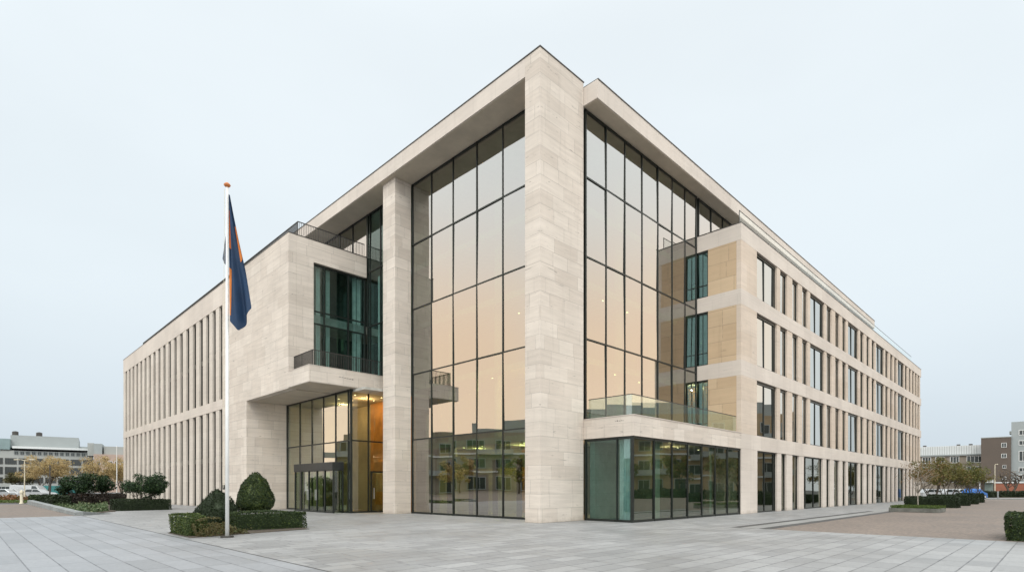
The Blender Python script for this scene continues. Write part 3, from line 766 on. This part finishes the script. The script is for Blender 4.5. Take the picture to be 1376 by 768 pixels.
# left bed with kerb wall
k = MB()
k.add([(-13.9,23.7,-.02),(-13.5,23.7,-.02),(-13.5,55,-.02),(-13.9,55,-.02),(-13.9,23.7,.20),(-13.5,23.7,.22),(-13.5,55,.42),(-13.9,55,.40)],
      [(3,2,1,0),(4,5,6,7),(0,1,5,4),(1,2,6,5),(2,3,7,6),(3,0,4,7)])
k.add([(-13.498,23.7,-.02),(-11.9,24.9,-.02),(-12.0,25.2,-.02),(-13.498,24.3,-.02),(-13.498,23.7,.22),(-11.9,24.9,.02),(-12.0,25.2,.02),(-13.498,24.3,.22)],
      [(3,2,1,0),(4,5,6,7),(0,1,5,4),(1,2,6,5),(2,3,7,6),(3,0,4,7)])
tag(k.obj('kerb_wall', M['kerb'], None, .01, loc=(X0,Y0,0), rot=pi/4), 'sloping grey granite kerb edging the left planting bed', 'kerb')
structure('soil_bed', MB().prism([(-13.45,24.9),(-11.2,28.5),(-9.5,36.0),(-6.5,66),(-13.45,66)], -.01, .03), M['soil'])
cover('ground_cover', 'low pale green ground cover in the left bed between kerb and dark hedges', [(-13.3,25.5),(-11.4,29.5),(-8.0,52),(-13.2,54)], 5000, .09, .42, M['ground'])
hedge('box_hedge', 'dark reddish hedge at the back of the left planting bed', -11.6,-7.3,47,50,.95, plain_h := foliage('purple hedge leaves', (.012,.012,.008), (.035,.022,.015), None, .08), 110, .1)
hedge('box_hedge', 'dark green hedge in the left bed beside the smaller round bush', -13.2,-11.8,44,51,.9, M['yew'], 110, .1)
hedge('box_hedge', 'farthest low green hedge at the end of the kerb wall', -13.3,-12.0,55.5,62,.75, M['box_'], 90, .11)
tree('round_bush', 'smaller of two dark green bushes over the left hedges', P(97,52), 3.0,2.4,.5,3200,.09, M['laurel'], stems=3, clumps=14, trunk_r=.05, spread=.3, twigs=14, cat='bush', clump_r=.3)
tree('round_bush', 'larger dark green bush over the left hedges', P(128,53), 3.3,3.5,.5,5200,.09, M['laurel'], stems=5, clumps=22, trunk_r=.05, spread=.4, twigs=18, cat='bush', clump_r=.3)

# left verge, street trees, street things
def strip(name, label, x0, x1, y0, y1, n, leaf, h, m, cat, kind='stuff'):
    p = np.stack([RNG.uniform(x0,x1,n), RNG.uniform(y0,y1,n), RNG.uniform(0,h,n)],1)
    p[:,2] *= .6+.4*np.sin(p[:,0]*.9)*np.sin(p[:,0]*.37+1)
    return tag(MB().leaves(p, leaf, (0,0,1), .9).obj(name, m), label, cat, None, kind)
structure('verge', MB().box(-130,-24,59,80,-.02,.02), M['soil'], (0,0,0), 0)
strip('grass', 'green grass verge along the left street', -75,-26,59.2,68,5200,.16,.16, M['grass'], 'grass')
strip('shrub_border', 'rusty orange low shrub border in front of the parked cars', -80,-36,70,76,5200,.2,.75, M['rust'], 'shrubs')
for x, d, h, w, lab in ((62,95,8.0,8.2,'golden autumn tree behind the parked cars at far left'),(140,98,7.8,8.6,'golden autumn tree beyond the dark green bushes'),
                    (165,112,7.4,6.5,'golden autumn tree partly hidden by the left end of the building'),(28,112,5.6,5.5,'smaller thin yellow tree at the far left behind the lamp post')):
    tree('autumn_tree', lab, P(x,d), h,w,1.7,7500,.12, M['autumn'] if x != 28 else M['dry'], M['bark'], stems=3, clumps=34, trunk_r=.14, spread=.25, twigs=26, group='autumn street trees on the left', clump_r=.24)

def profile_car(name, label, loc, rot, L, Wd, prof, wins, paint, cat='car', group=None, wheels=((.8,.32),(-.8,.32))):
    t = thing(name, label, cat, loc, rot, group)
    mb = MB(); n = len(prof); hw = Wd/2
    def wid(z): return hw*(1 if z < .85 else 1-.16*(z-.85)/.6)
    vs = [(x,-wid(z),z) for x,z in prof]+[(x,wid(z),z) for x,z in prof]
    mb.add(vs, [tuple(range(n)), tuple(range(2*n-1,n-1,-1))]+[(i,n+i,n+(i+1)%n,(i+1)%n) for i in range(n)])
    mb.obj('body', paint, t, .05)
    for w in wins:
        m2 = MB(); k = len(w)
        for s in (-1,1):
            q = [(x, s*(wid(z)+.012), z) for x,z in w]; m2.add(q, [tuple(range(k)) if s < 0 else tuple(range(k-1,-1,-1))])
        m2.obj('side_window', M['bdark'], t)
    for x, r in wheels:
        for s in (-1,1):
            wm = MB().tube([(x,s*(hw-.2),r),(x,s*(hw+.01),r)], [r,r], 16); wh = wm.obj('wheel', M['tyre'], t)
            MB().tube([(x,s*(hw+.011),r),(x,s*(hw+.02),r)], [r*.6,r*.6], 12).obj('rim', M['silver'], wh)
    for s in (-1,1):
        MB().box(L/2-.06,L/2+.01,s*hw*.75-.15,s*hw*.75+.15,.62,.76).obj('headlight', M['white'], t)
    return t
def sedan(label, loc, rot, paint, group):
    return profile_car('parked_car', label, loc, rot, 4.4,1.75, [(-2.2,.25),(2.2,.25),(2.2,.7),(1.9,.88),(1.0,.98),(.35,1.42),(-1.1,1.45),(-1.9,1.0),(-2.2,.95)],
        [[(.85,.98),(.3,1.36),(-.3,1.38),(-.3,.98)],[(-.38,.98),(-.38,1.38),(-1.05,1.38),(-1.6,1.0)]], paint, 'car', group, ((1.35,.32),(-1.35,.32)))
def van(label, loc, rot, paint, group=None):
    return profile_car('parked_van', label, loc, rot, 5.2,1.95, [(-2.6,.3),(2.6,.3),(2.6,.9),(2.2,1.15),(1.5,2.05),(-2.55,2.1),(-2.6,2.0)],
        [[(1.95,1.2),(1.4,1.9),(.8,1.92),(.8,1.2)]], paint, 'van', group, ((1.7,.34),(-1.6,.34)))
gl = 'cars parked along the left street'
sedan('silver car parked at the far left edge of the street', P(8,86), .15, M['silver'], gl)
sedan('white car parked beside the white van on the left', P(21,90), .1, M['carwhite'], gl)
sedan('low pale car parked right of the white van', P(51,86), .2, M['carwhite'], gl)
van('white delivery van parked left of the teal hoarding', P(40,92), .1, M['carwhite'])
hb = thing('teal_hoarding', 'long teal site hoarding behind the golden street tree', 'hoarding', P(72,100), 0)
mb = MB().box(-4.6,4.6,-.08,.08,.2,2.0).obj('panel', M['teal'], hb)
for x in (-4.3,-1.5,1.5,4.3): MB().box(x-.06,x+.06,.09,.2,0,2.1).obj('post', M['rail'], hb)
def lamp_post(name, label, loc, h, arms, m, group=None):
    t = thing(name, label, 'street lamp', loc, 0, group)
    MB().tube([(0,0,0),(0,0,.9),(0,0,.95),(0,0,h)], [.11,.1,.07,.05], 8).obj('pole', m, t)
    for a in arms:
        MB().tube([(0,0,h-.05),(a*.5,0,h+.08),(a,0,h+.1)], [.04,.035,.03], 6).obj('arm', m, t)
        MB().box(a*.8-.05,a*1.5,-.14,.14,h+.02,h+.14).obj('lamp_head', M['cream'], t, .03)
    return t
lamp_post('street_lamp', 'pale street lamp with two heads before the golden tree', P(33,74), 5.3, (-.9,.9), M['cream'])
tag(MB().tube([(0,0,0),(0,0,3.0),(.02,0,4.9)], [.11,.1,.08], 8).obj('dark_trunk', M['trim'], loc=P(67,80)), 'plain dark upright tree trunk in front of the golden tree', 'post')  # bare dark tree trunk, built as one tapered tube
wp = thing('white_pole', 'slim white pole beside the far left end of the building', 'pole', P(157,62))
MB().tube([(0,0,0),(0,0,.4),(0,0,6.2)], [.08,.055,.04], 8).obj('mast', M['white'], wp)
MB().lathe([(.0,6.3),(.06,6.24),(.05,6.18),(.02,6.17)], 8).obj('cap', M['white'], wp)
bl = thing('bollard', 'short cream bollard standing on the left grass verge', 'bollard', P(29,56))
MB().lathe([(.2,0),(.2,.08),(.13,.12),(.13,1.05)], 12).obj('shaft', M['cream'], bl, smooth=True)
MB().lathe([(.17,1.05),(.18,1.2),(.1,1.35),(0,1.4)], 12).obj('cap', M['cream'], bl, smooth=True)

# ================================================================== FAR BUILDINGS
def facade_windows(b, wins, y, depth=.12):
    """wins: list of (x0,x1,z0,z1,frame mat,pane bars) on plane y facing -y"""
    cache = {}
    for x0, x1, z0, z1, fm, bars in wins:
        key = (round(x1-x0,2), round(z1-z0,2), fm, bars)
        if key not in cache:
            w, h = x1-x0, z1-z0; f = MB(); t = min(.14, w*.08)
            f.box(0,t,-depth,.05,0,h); f.box(w-t,w,-depth,.05,0,h); f.box(t,w-t,-depth,.05,0,t); f.box(t,w-t,-depth,.05,h-t,h)
            for i in range(1, bars): f.box(w*i/bars-t*.35,w*i/bars+t*.35,-depth+.02,.05,t,h-t)
            o = f.obj('window', M[fm], b); MB().box(t*.6,w-t*.6,-.03,.04,t*.6,h-t*.6).obj('pane', M['bdark'], o); cache[key] = o
        else: o = copy_tree(cache[key], b)
        o.location = (x0, y, z0)
def px(d): return d/F
# left: long pale office block, about 200 m away
D = 200; a0 = math.atan((60-688)/F); q = px(D)*cos(a0)
lb = thing('office_block', 'long pale grey office block with strip windows and set back roof storey at far left', 'building', P(60,D), -a0+radians(-3))
xx = lambda x: (x-60)*q
zz = lambda y: HZ(y, D)
MB().box(xx(-30),xx(128),0,30,-.1,zz(606)).obj('wall', M['bgrey'], lb)
MB().box(xx(14),xx(107),3,28,zz(602),zz(585)).obj('roof_storey', M['bgrey2'], lb)
MB().box(xx(107),xx(124),4,28,zz(602),zz(597)).obj('roof_storey', M['bgrey2'], lb)
MB().box(xx(18),xx(126),-1.2,30.2,zz(603.2),zz(600.4)).obj('roof', M['bwhite'], lb)
MB().box(xx(-30),xx(14.5),-.5,20,zz(605),zz(591)).obj('glass_storey', M['bteal'], lb)
for x in (19,51): MB().lathe([(.9,0),(.9,1.4),(.5,1.6),(0,1.7)], 12, (xx(x),6,zz(585))).obj('roof_vent', M['trim'], lb)
wins = []
for ya, yb in ((616,624),(627.5,637),(641,648.5)):
    for i in range(9):
        a = -28+17.5*i; wins.append((xx(a+1.2),xx(a+16.2),zz(yb),zz(ya),'trim',5))
for i in range(14):
    a = 20+7.6*i; wins.append((xx(a),xx(a+5.6),zz(611.5),zz(606.5),'bgrey2',2))
for i in range(6): wins.append((xx(-26+25*i),xx(-26+25*i+20),zz(660),zz(653),'bgrey2',4))
facade_windows(lb, wins, -.02)
D2 = 205; a2 = math.atan((150-688)/F); q2 = px(D2)*cos(a2)
pb = thing('brick_building', 'lower pinkish building with white window frames behind the golden tree', 'building', P(150,D2), -a2+radians(-3))
MB().box((126-150)*q2,(230-150)*q2,0,20,-.1,HZ(610,D2)).obj('wall', M['bpink'], pb)
MB().box((126-150)*q2,(137-150)*q2,1,12,HZ(610,D2),HZ(596,D2)).obj('stair_tower', M['bgrey2'], pb)
MB().box((139-150)*q2,(230-150)*q2,2,16,HZ(610,D2),HZ(599,D2)).obj('roof_storey', M['bgrey'], pb)
MB().box((117-150)*q2,(125.5-150)*q2,3,12,HZ(612,D2),HZ(595,D2)).obj('chimney_block', M['bgrey'], pb)
facade_windows(pb, [((a-150)*q2,(a+5-150)*q2,HZ(yb,D2),HZ(ya,D2),'white',2) for ya, yb in ((619,625),(631,637)) for a in range(130,226,8)], -.02)
# right: long building with white roof, brick block, grey tower
D3 = 189; a3 = math.atan((1262-688)/F); q3 = px(D3)*cos(a3)
rb = thing('long_building', 'long tan brick building with white metal roof storey behind the courtyard trees', 'building', P(1262,D3), -a3)
x3 = lambda x: (x-1262)*q3
MB().box(x3(1120),x3(1319),0,18,-.1,HZ(612,D3)).obj('wall', M['btan'], rb)
MB().box(x3(1120),x3(1319),.6,18,HZ(611.5,D3),HZ(599,D3)).obj('roof_storey', M['bwhite'], rb)
MB().box(x3(1120),x3(1319),-.5,18.2,HZ(612.4,D3),HZ(610.6,D3)).obj('eave', M['bgrey2'], rb)
seams = MB()
for i in range(60): seams.box(x3(1122+3.2*i)-.05,x3(1122+3.2*i)+.05,.5,.6,HZ(610.5,D3),HZ(599.5,D3))
seams.obj('roof_seams', M['bgrey'], rb)
for x in (1242,1288,1304): MB().box(x3(x)-.5,x3(x)+.5,4,5.2,HZ(599,D3),HZ(596.5,D3)).obj('roof_vent', M['trim'], rb)
w3 = []
for ya, yb in ((613.2,622),(627,634),(640,648)):
    for x in (1222,1239,1257,1276.5,1298):
        wd = 12 if x < 1290 else 20; w3.append((x3(x),x3(x+wd),HZ(yb,D3),HZ(ya,D3),'white',4 if wd > 12 else 3))
facade_windows(rb, w3, -.02)
D4 = 170; a4 = math.atan((1338-688)/F); q4 = px(D4)*cos(a4)
bb = thing('brick_block', 'plain dark brown brick block with four small white windows on the right', 'building', P(1338,D4), -a4-radians(1))
x4 = lambda x: (x-1338)*q4
MB().box(x4(1318),x4(1358.5),0,16,-.1,HZ(587.5,D4)).obj('wall', M['bbrick'], bb)
MB().box(x4(1317.7),x4(1358.8),-.1,16.1,HZ(587.6,D4),HZ(586.6,D4)).obj('coping', M['bgrey'], bb)
facade_windows(bb, [(x4(1345.5),x4(1352.5),HZ(601,D4),HZ(595,D4),'white',2),(x4(1345.5),x4(1352.5),HZ(615,D4),HZ(609.5,D4),'white',2),
                    (x4(1347),x4(1352),HZ(629,D4),HZ(624.5,D4),'white',2),(x4(1347),x4(1352),HZ(644,D4),HZ(640,D4),'white',2)], -.02)
MB().box(x4(1321),x4(1335),-2.6,-.1,HZ(648,D4),HZ(643.5,D4)).obj('canopy', M['bwhite'], bb)
MB().box(x4(1323),x4(1334.5),-.3,-.05,-.1,HZ(648,D4)).obj('garage_door', plain('dull green door', (.16,.20,.18), .6), bb)
gb = thing('garage_row', 'low red brick garage wall with pale coping at the right edge', 'building', P(1360,150), -a4-radians(1))
q5 = px(150)*cos(a4)
MB().box((1336-1360)*q5,(1410-1360)*q5,0,6,-.1,HZ(648.5,150)).obj('wall', M['bred'], gb)
MB().box((1335.7-1360)*q5,(1410-1360)*q5,-.2,6.1,HZ(648.5,150),HZ(647,150)).obj('coping', M['bwhite'], gb)
D6 = 166; a6 = math.atan((1390-688)/F); q6 = px(D6)*cos(a6)
tb = thing('grey_tower', 'tall pale grey apartment tower cut by the right edge', 'building', P(1390,D6), -a6-radians(1))
x6 = lambda x: (x-1390)*q6
MB().box(x6(1358.8),x6(1440),-2,18,-.1,HZ(565.5,D6)).obj('wall', M['bgrey2'], tb)
MB().box(x6(1355.5),x6(1358.8),.2,4,HZ(581,D6),HZ(577,D6)).obj('balcony', M['bgrey'], tb)
facade_windows(tb, [(x6(1369+24*i),x6(1386+24*i),HZ(yb,D6),HZ(ya,D6),'white',3) for i in range(2) for ya, yb in ((577,584),(591,597.5),(605,619),(627.5,633.5),(637,644))], -2.02)
# buildings the glass mirrors, left and right of the picture
def mirrored(name, label, loc, rot, L, nf, bays, wallm, fm, dep=14, fh=3.7):
    b = thing(name, label, 'building', loc, rot)
    MB().box(-L/2,L/2,0,dep,-.1,nf*fh+1).obj('wall', M[wallm], b)
    bw_ = L/bays; wn_ = []
    for f_ in range(nf):
        for i in range(bays): wn_.append((-L/2+bw_*(i+.22), -L/2+bw_*(i+.78), f_*fh+(.3 if f_ == 0 else 1.0), f_*fh+3.0, fm, 2))
        if f_: MB().box(-L/2,L/2,-.25,-.02,f_*fh+.1,f_*fh+.4).obj('string_course', M['bwhite'], b)
    facade_windows(b, wn_, -.02)
    for f_ in range(1, nf):
        for i in range(0, bays, 3):
            if (i+f_) % 2: MB().box(-L/2+bw_*(i+.1),-L/2+bw_*(i+1.7),-1.3,-.26,f_*fh+.1,f_*fh+1.15).obj('balcony', M['bgrey2'], b)
    MB().box(-L/2+3,L/2-L*.45,3,dep-2,nf*fh+1,nf*fh+3.6).obj('roof_storey', M['bgrey2'], b)
    return b
mirrored('beige_offices', 'beige office range mirrored in the right hand glass', (86,38,0), -pi/2, 74, 4, 17, 'bbeige', 'bgrey')
mirrored('tan_flats', 'tan flats mirrored in the left hand glass', (-84,36,0), pi/2, 44, 3, 10, 'btan', 'bgrey2')
mirrored('beige_terrace', 'lower beige terrace beside the mirrored tan flats', (-80,-4,0), pi/2, 34, 2, 8, 'bbeige', 'bgrey')
for i, (x, y) in enumerate(((-66,8),(-67,17),(-66,27),(-68,39),(-66,50))):
    tree('street_tree', 'golden street tree mirrored in the left hand glass', (x,y,0), 6.5,6.5,1.6,2600,.2, M['autumn'] if i % 2 else M['olive'], stems=1, clumps=24, trunk_r=.14, twigs=16, group='trees mirrored on the left')
for i, (x, y) in enumerate(((62,16),(60,22),(61,29),(60,36),(62,44),(61,52))):
    tree('street_tree', 'olive green tree mirrored in the ground floor glass', (x,y,0), 7.0,6.5,1.7,2800,.2, M['olive'], stems=1, clumps=24, trunk_r=.14, twigs=16, group='trees mirrored on the right')

hedge('long_hedge', 'dark hedge mirrored in the ground floor glass', -22,22,-1,1,1.1, M['yew'], 22, .2, loc=(57,34,0), rot=pi/2)

# ================================================================== RIGHT COURTYARD
pl = thing('stone_planter', 'low weathered stone planter filled with grass at the courtyard corner', 'planter', W(27.3,-9.75), pi/4)
mb = MB().box(-1.5,1.5,-1.35,-1.15,0,.26); mb.box(-1.5,1.5,1.15,1.35,0,.26); mb.box(-1.5,-1.3,-1.15,1.15,0,.26); mb.box(1.3,1.5,-1.15,1.15,0,.26)
mb.obj('rim', M['planter'], pl, .015)
MB().box(-1.3,1.3,-1.15,1.15,0,.20).obj('soil', M['soil'], pl)
p = np.stack([RNG.uniform(-1.5,1.48,4200), RNG.uniform(-1.36,1.33,4200), RNG.uniform(.2,.42,4200)],1)
MB().leaves(p, .07, (0,0,1), 1.2, .3).obj('grass', M['grass'], pl)['kind'] = 'stuff'
tree('young_tree', 'thin young tree with pale trunk and a few brown leaves in the planter', (P(1234,38.6)[0],38.6,.2), 3.55,3.0,1.3,900,.045, M['brownleaf'], M['palebark'], stems=1, clumps=70, trunk_r=.045, twigs=26, clump_r=.3)
hg = 'clipped hedges along the courtyard'
for x0, x1, y0, y1, h, lab in ((37.5,39.2,-10.75,-7.3,.85,'largest dark clipped hedge block behind the planter'),(45.2,46.8,-10.7,-7.8,.95,'second dark clipped hedge block from the planter'),
                          (51.7,53.2,-10.75,-8.2,.85,'third smaller clipped hedge block from the planter'),(60,61.6,-10.5,-8.2,1.0,'farthest clipped hedge block in the courtyard row')):
    hedge('box_hedge', lab, x0,x1,y0,y1,h, M['yew'], 260, .06, group=hg)
for i, (x, d, h, w, lab, m_) in enumerate(((1252,56,5.0,4.3,'bushy tree nearest the wing end with reddish olive leaves','olive'),(1273,60,5.0,4.8,'second bushy multi-stemmed tree behind the courtyard hedges','olive'),
                             (1296,64,5.1,4.6,'greener bushy tree towards the middle of the courtyard row','olive'),(1311,70,4.6,4.2,'last bushy tree of the row before the brick block','olive'))):
    tree('courtyard_tree', lab, P(x,d), h,w,1.2,3800,.085, M[m_] if i != 2 else M['olivegreen'], stems=4, clumps=26, trunk_r=.07, spread=.35, twigs=24, group='multi-stemmed courtyard trees', clump_r=.24)
gr_ = 'cars parked beyond the courtyard trees'
sedan('white car glimpsed through the stems of the nearest courtyard tree', P(1252,84), .1, M['carwhite'], gr_)
sedan('white car glimpsed between the middle courtyard trees', P(1277,85), .1, M['carwhite'], gr_)
sedan('silver car parked left of the blue covered car', P(1294,86), .1, M['silver'], gr_)
bt = profile_car('covered_car', 'car under a bright blue cover beside the courtyard trees', P(1309,82), .4, 3.6,1.7, [(-1.8,.15),(1.8,.15),(1.7,.8),(.8,1.05),(.3,1.45),(-.9,1.5),(-1.6,1.1)], [], M['blue'], 'car', None, ((1.1,.3),(-1.1,.3)))
lamp_post('street_lamp', 'tall pale street lamp in front of the brown brick block', P(1337,100), 5.8, (.3,), M['cream'])
wp = thing('white_pole', 'slim white pole beside the blue covered car', 'pole', P(1316.5,84))
MB().tube([(0,0,0),(0,0,.3),(0,0,3.6)], [.12,.07,.06], 8).obj('mast', M['white'], wp)
MB().lathe([(.0,3.7),(.08,3.66),(.07,3.6)], 8).obj('cap', M['white'], wp)
bp_ = thing('bollard', 'short grey post in front of the far right hedge', 'bollard', P(1341,84))
MB().lathe([(.1,0),(.09,1.0),(.06,1.1),(0,1.12)], 10).obj('shaft', M['kerb'], bp_, smooth=True)
hedge('long_hedge', 'long dark hedge across the far right street', -7,16,-.9,.9,.95, M['yew'], 60, .14, loc=P(1363,94), rot=0)
tree('bare_tree', 'nearly bare grey tree in front of the red garage wall', P(1359,112), 6.2,5.6,2.2,160,.12, M['brownleaf'], M['bark'], stems=2, clumps=20, trunk_r=.26, spread=.4, twigs=30, clump_r=.25)
hedge('box_hedge', 'dark clipped hedge cut by the right edge near the paving', 3.9,7.2,-19.6,-15.55,.78, M['box_'], 900, .034, rnd=.1)

# ================================================================== FLAGPOLE AND FLAG
fp = thing('flagpole', 'tall white flagpole with an orange onion finial in front of the left block', 'flagpole', W(-12.5,2.35))
MB().tube([(0,0,.05),(0,0,4),(0,0,11.35)], [.06,.055,.037], 16).obj('mast', M['white'], fp, smooth=True)
MB().lathe([(0,11.48),(.035,11.47),(.085,11.43),(.105,11.39),(.075,11.35),(.035,11.32)], 14).obj('finial', M['knob'], fp, smooth=True)
MB().lathe([(.0,.055),(.2,.055),(.2,-.005)], 18).obj('base_plate', M['trim'], fp)
cl = MB().box(-.13,-.085,-.03,.03,1.55,1.7); cl.obj('halyard_cleat', M['trim'], fp)
MB().tube([(-.1,-.03,1.6),(-.105,-.03,6),(-.075,-.02,11.25)], [.006]*3, 5).obj('halyard', M['cream'], fp)
# hanging, gathered cloth: width and folds vary down the hoist
fl = thing('flag', 'limp navy blue flag with orange stripes hanging from the white flagpole', 'flag', W(-12.5,2.35))
dF = 17.9; pxs = dF/F
right = [(262,1.0),(290,6.5),(330,15),(370,24),(417,31.5),(420,31.5)]
def edge(y):
    for (a, b), (c, d_) in zip(right, right[1:]):
        if y <= c: return b+(d_-b)*(y-a)/(c-a)
    return right[-1][1]
NU, NV = 26, 48
def cloth(u, v):                  # u across 0..1, v down 0..1
    bot = 429+16*u/.45 if u < .45 else 445-30*(u-.45)/.55
    y = 262+(bot-262)*v
    w = edge(min(420, 262+158*v))
    x = (3.0+u*w)*pxs
    z = HZ(y, dF)
    fold = (.10*sin(u*9+v*2.2)+.05*sin(u*17-v*3))*(.25+.9*v)
    return (x, -.05+fold, z)
def cloth_patch(name, m, u0, u1, v0, v1, off):
    mb = MB(); nu = max(3, int(NU*(u1-u0))+2); nv = max(4, int(NV*(v1-v0))+2)
    vs = []
    for s_ in (0, 1):
        for j in range(nv+1):
            for i in range(nu+1):
                a = cloth(u0+(u1-u0)*i/nu, v0+(v1-v0)*j/nv); vs.append((a[0], a[1]-off+(.006 if s_ else 0), a[2]))
    fs = []; k = (nu+1)*(nv+1)
    for j in range(nv):
        for i in range(nu):
            q_ = [j*(nu+1)+i, j*(nu+1)+i+1, (j+1)*(nu+1)+i+1, (j+1)*(nu+1)+i]
            fs.append(tuple(q_)); fs.append(tuple(w_+k for w_ in reversed(q_)))
    mb.add(vs, fs)
    return mb.obj(name, m, fl, smooth=True)
cloth_patch('blue_field', M['navy'], 0,1,0,1,0)
cloth_patch('orange_stripe', M['orange'], .02,.26,.12,.42,.008)
cloth_patch('orange_stripe', M['orange'], .80,1.0,.26,.55,.008)
cloth_patch('orange_stripe', M['orange'], .0,.13,.58,.95,.008)
bk = MB(); vs = []
pts_ = [(310,-1.5,-1.5),(330,-4.5,-1),(352,-7.5,-1),(358,-5.0,0),(362,-1.5,0)]
for y, a, b in pts_: vs += [(a*pxs,.07,HZ(y-6,dF)),(b*pxs,.02,HZ(y,dF))]
bk.add(vs, [(2*i,2*i+1,2*i+3,2*i+2) for i in range(len(pts_)-1)])
bo = bk.obj('loose_fold', M['navy'], fl); sm = bo.modifiers.new('cloth thickness', 'SOLIDIFY'); sm.thickness = .008

# ================================================================== LIGHT, SKY, CAMERA
sc = bpy.context.scene
w = bpy.data.worlds.new('World'); sc.world = w; w.use_nodes = True
nt = w.node_tree; nt.nodes.clear(); ns, ln = nt.nodes, nt.links
SUN_EL, SUN_AZ = radians(48), radians(184)      # azimuth clockwise from +Y: behind the camera, a little left
sky = ns.new('ShaderNodeTexSky'); sky.sky_type = 'NISHITA'; sky.sun_disc = False
sky.sun_elevation = SUN_EL; sky.sun_rotation = SUN_AZ; sky.air_density = 1; sky.dust_density = 4
tc = ns.new('ShaderNodeTexCoord'); se = ns.new('ShaderNodeSeparateXYZ'); ln.new(tc.outputs['Generated'], se.inputs[0])
K = 10.0                                          # cloud luminance, against a Background strength of 0.1
def C(r_, g_, b_): return (r_*K, g_*K, b_*K)
t1 = ramp(nt, se.outputs[2], -.05, .33); t2 = ramp(nt, se.outputs[2], .30, .65); t3 = ramp(nt, se.outputs[2], .62, 1.0)
cloud = mixc(nt, t1, C(.60,.69,.765), C(.79,.87,.915))
cloud = mixc(nt, t2, cloud, C(.83,.90,.94)); cloud = mixc(nt, t3, cloud, C(1.75,1.75,1.75))
# warm low light breaking the overcast to the sides and behind the camera
back = ramp(nt, se.outputs[1], .64, .34)
low = math_n(nt, 'MULTIPLY', ramp(nt, se.outputs[2], -.02, .06), ramp(nt, se.outputs[2], .52, .22))
low = math_n(nt, 'MULTIPLY', low, math_n(nt, 'MULTIPLY', ramp(nt, se.outputs[1], -.22, .04), ramp(nt, se.outputs[1], .48, .34)))
cloud = mixc(nt, back, cloud, C(1.66,1.74,1.74))
cloud = mixc(nt, math_n(nt, 'MULTIPLY', back, low), cloud, C(1.96,1.54,1.14))
cn = N(ns, 'ShaderNodeTexNoise', Scale=1.6, Detail=4.0, Roughness=.5)
cm = ns.new('ShaderNodeVectorMath'); cm.operation = 'MULTIPLY'; cm.inputs[1].default_value = (1,1,2.5); ln.new(tc.outputs['Generated'], cm.inputs[0]); ln.new(cm.outputs[0], cn.inputs['Vector'])
cloud = mixc(nt, 1.0, cloud, ramp(nt, cn.outputs['Fac'], .3, .7, .975, 1.025), 'MULTIPLY')
col = mixc(nt, .93, sky.outputs[0], cloud)
bg = ns.new('ShaderNodeBackground'); bg.inputs[1].default_value = .1; ln.new(col, bg.inputs[0])
o = ns.new('ShaderNodeOutputWorld'); ln.new(bg.outputs[0], o.inputs[0])

L = bpy.data.lights.new('sun', 'SUN'); L.energy = 1.2; L.angle = radians(25); L.color = (1, .95, .88)
lo = bpy.data.objects.new('sun', L); COL.objects.link(lo)
lo.rotation_euler = (pi/2-SUN_EL, 0, pi-SUN_AZ)

cam = bpy.data.cameras.new('camera'); cam.sensor_width = 36; cam.lens = 36*F/1376; cam.shift_y = (655-384)/1376
cam.clip_end = 3000; cam.clip_start = .1
co = bpy.data.objects.new('camera', cam); COL.objects.link(co); co.location = (0,0,1.6); co.rotation_euler = (pi/2,0,0)
sc.camera = co
sc.view_settings.view_transform = 'Standard'; sc.view_settings.look = 'None'; sc.view_settings.exposure = .1; sc.view_settings.gamma = 1
sc.view_settings.use_curve_mapping = False
cy = sc.cycles
cy.max_bounces = 10; cy.glossy_bounces = 5; cy.diffuse_bounces = 4; cy.transparent_max_bounces = 12
cy.use_denoising = True
cy.caustics_reflective = True; cy.blur_glossy = .5; cy.caustics_refractive = False
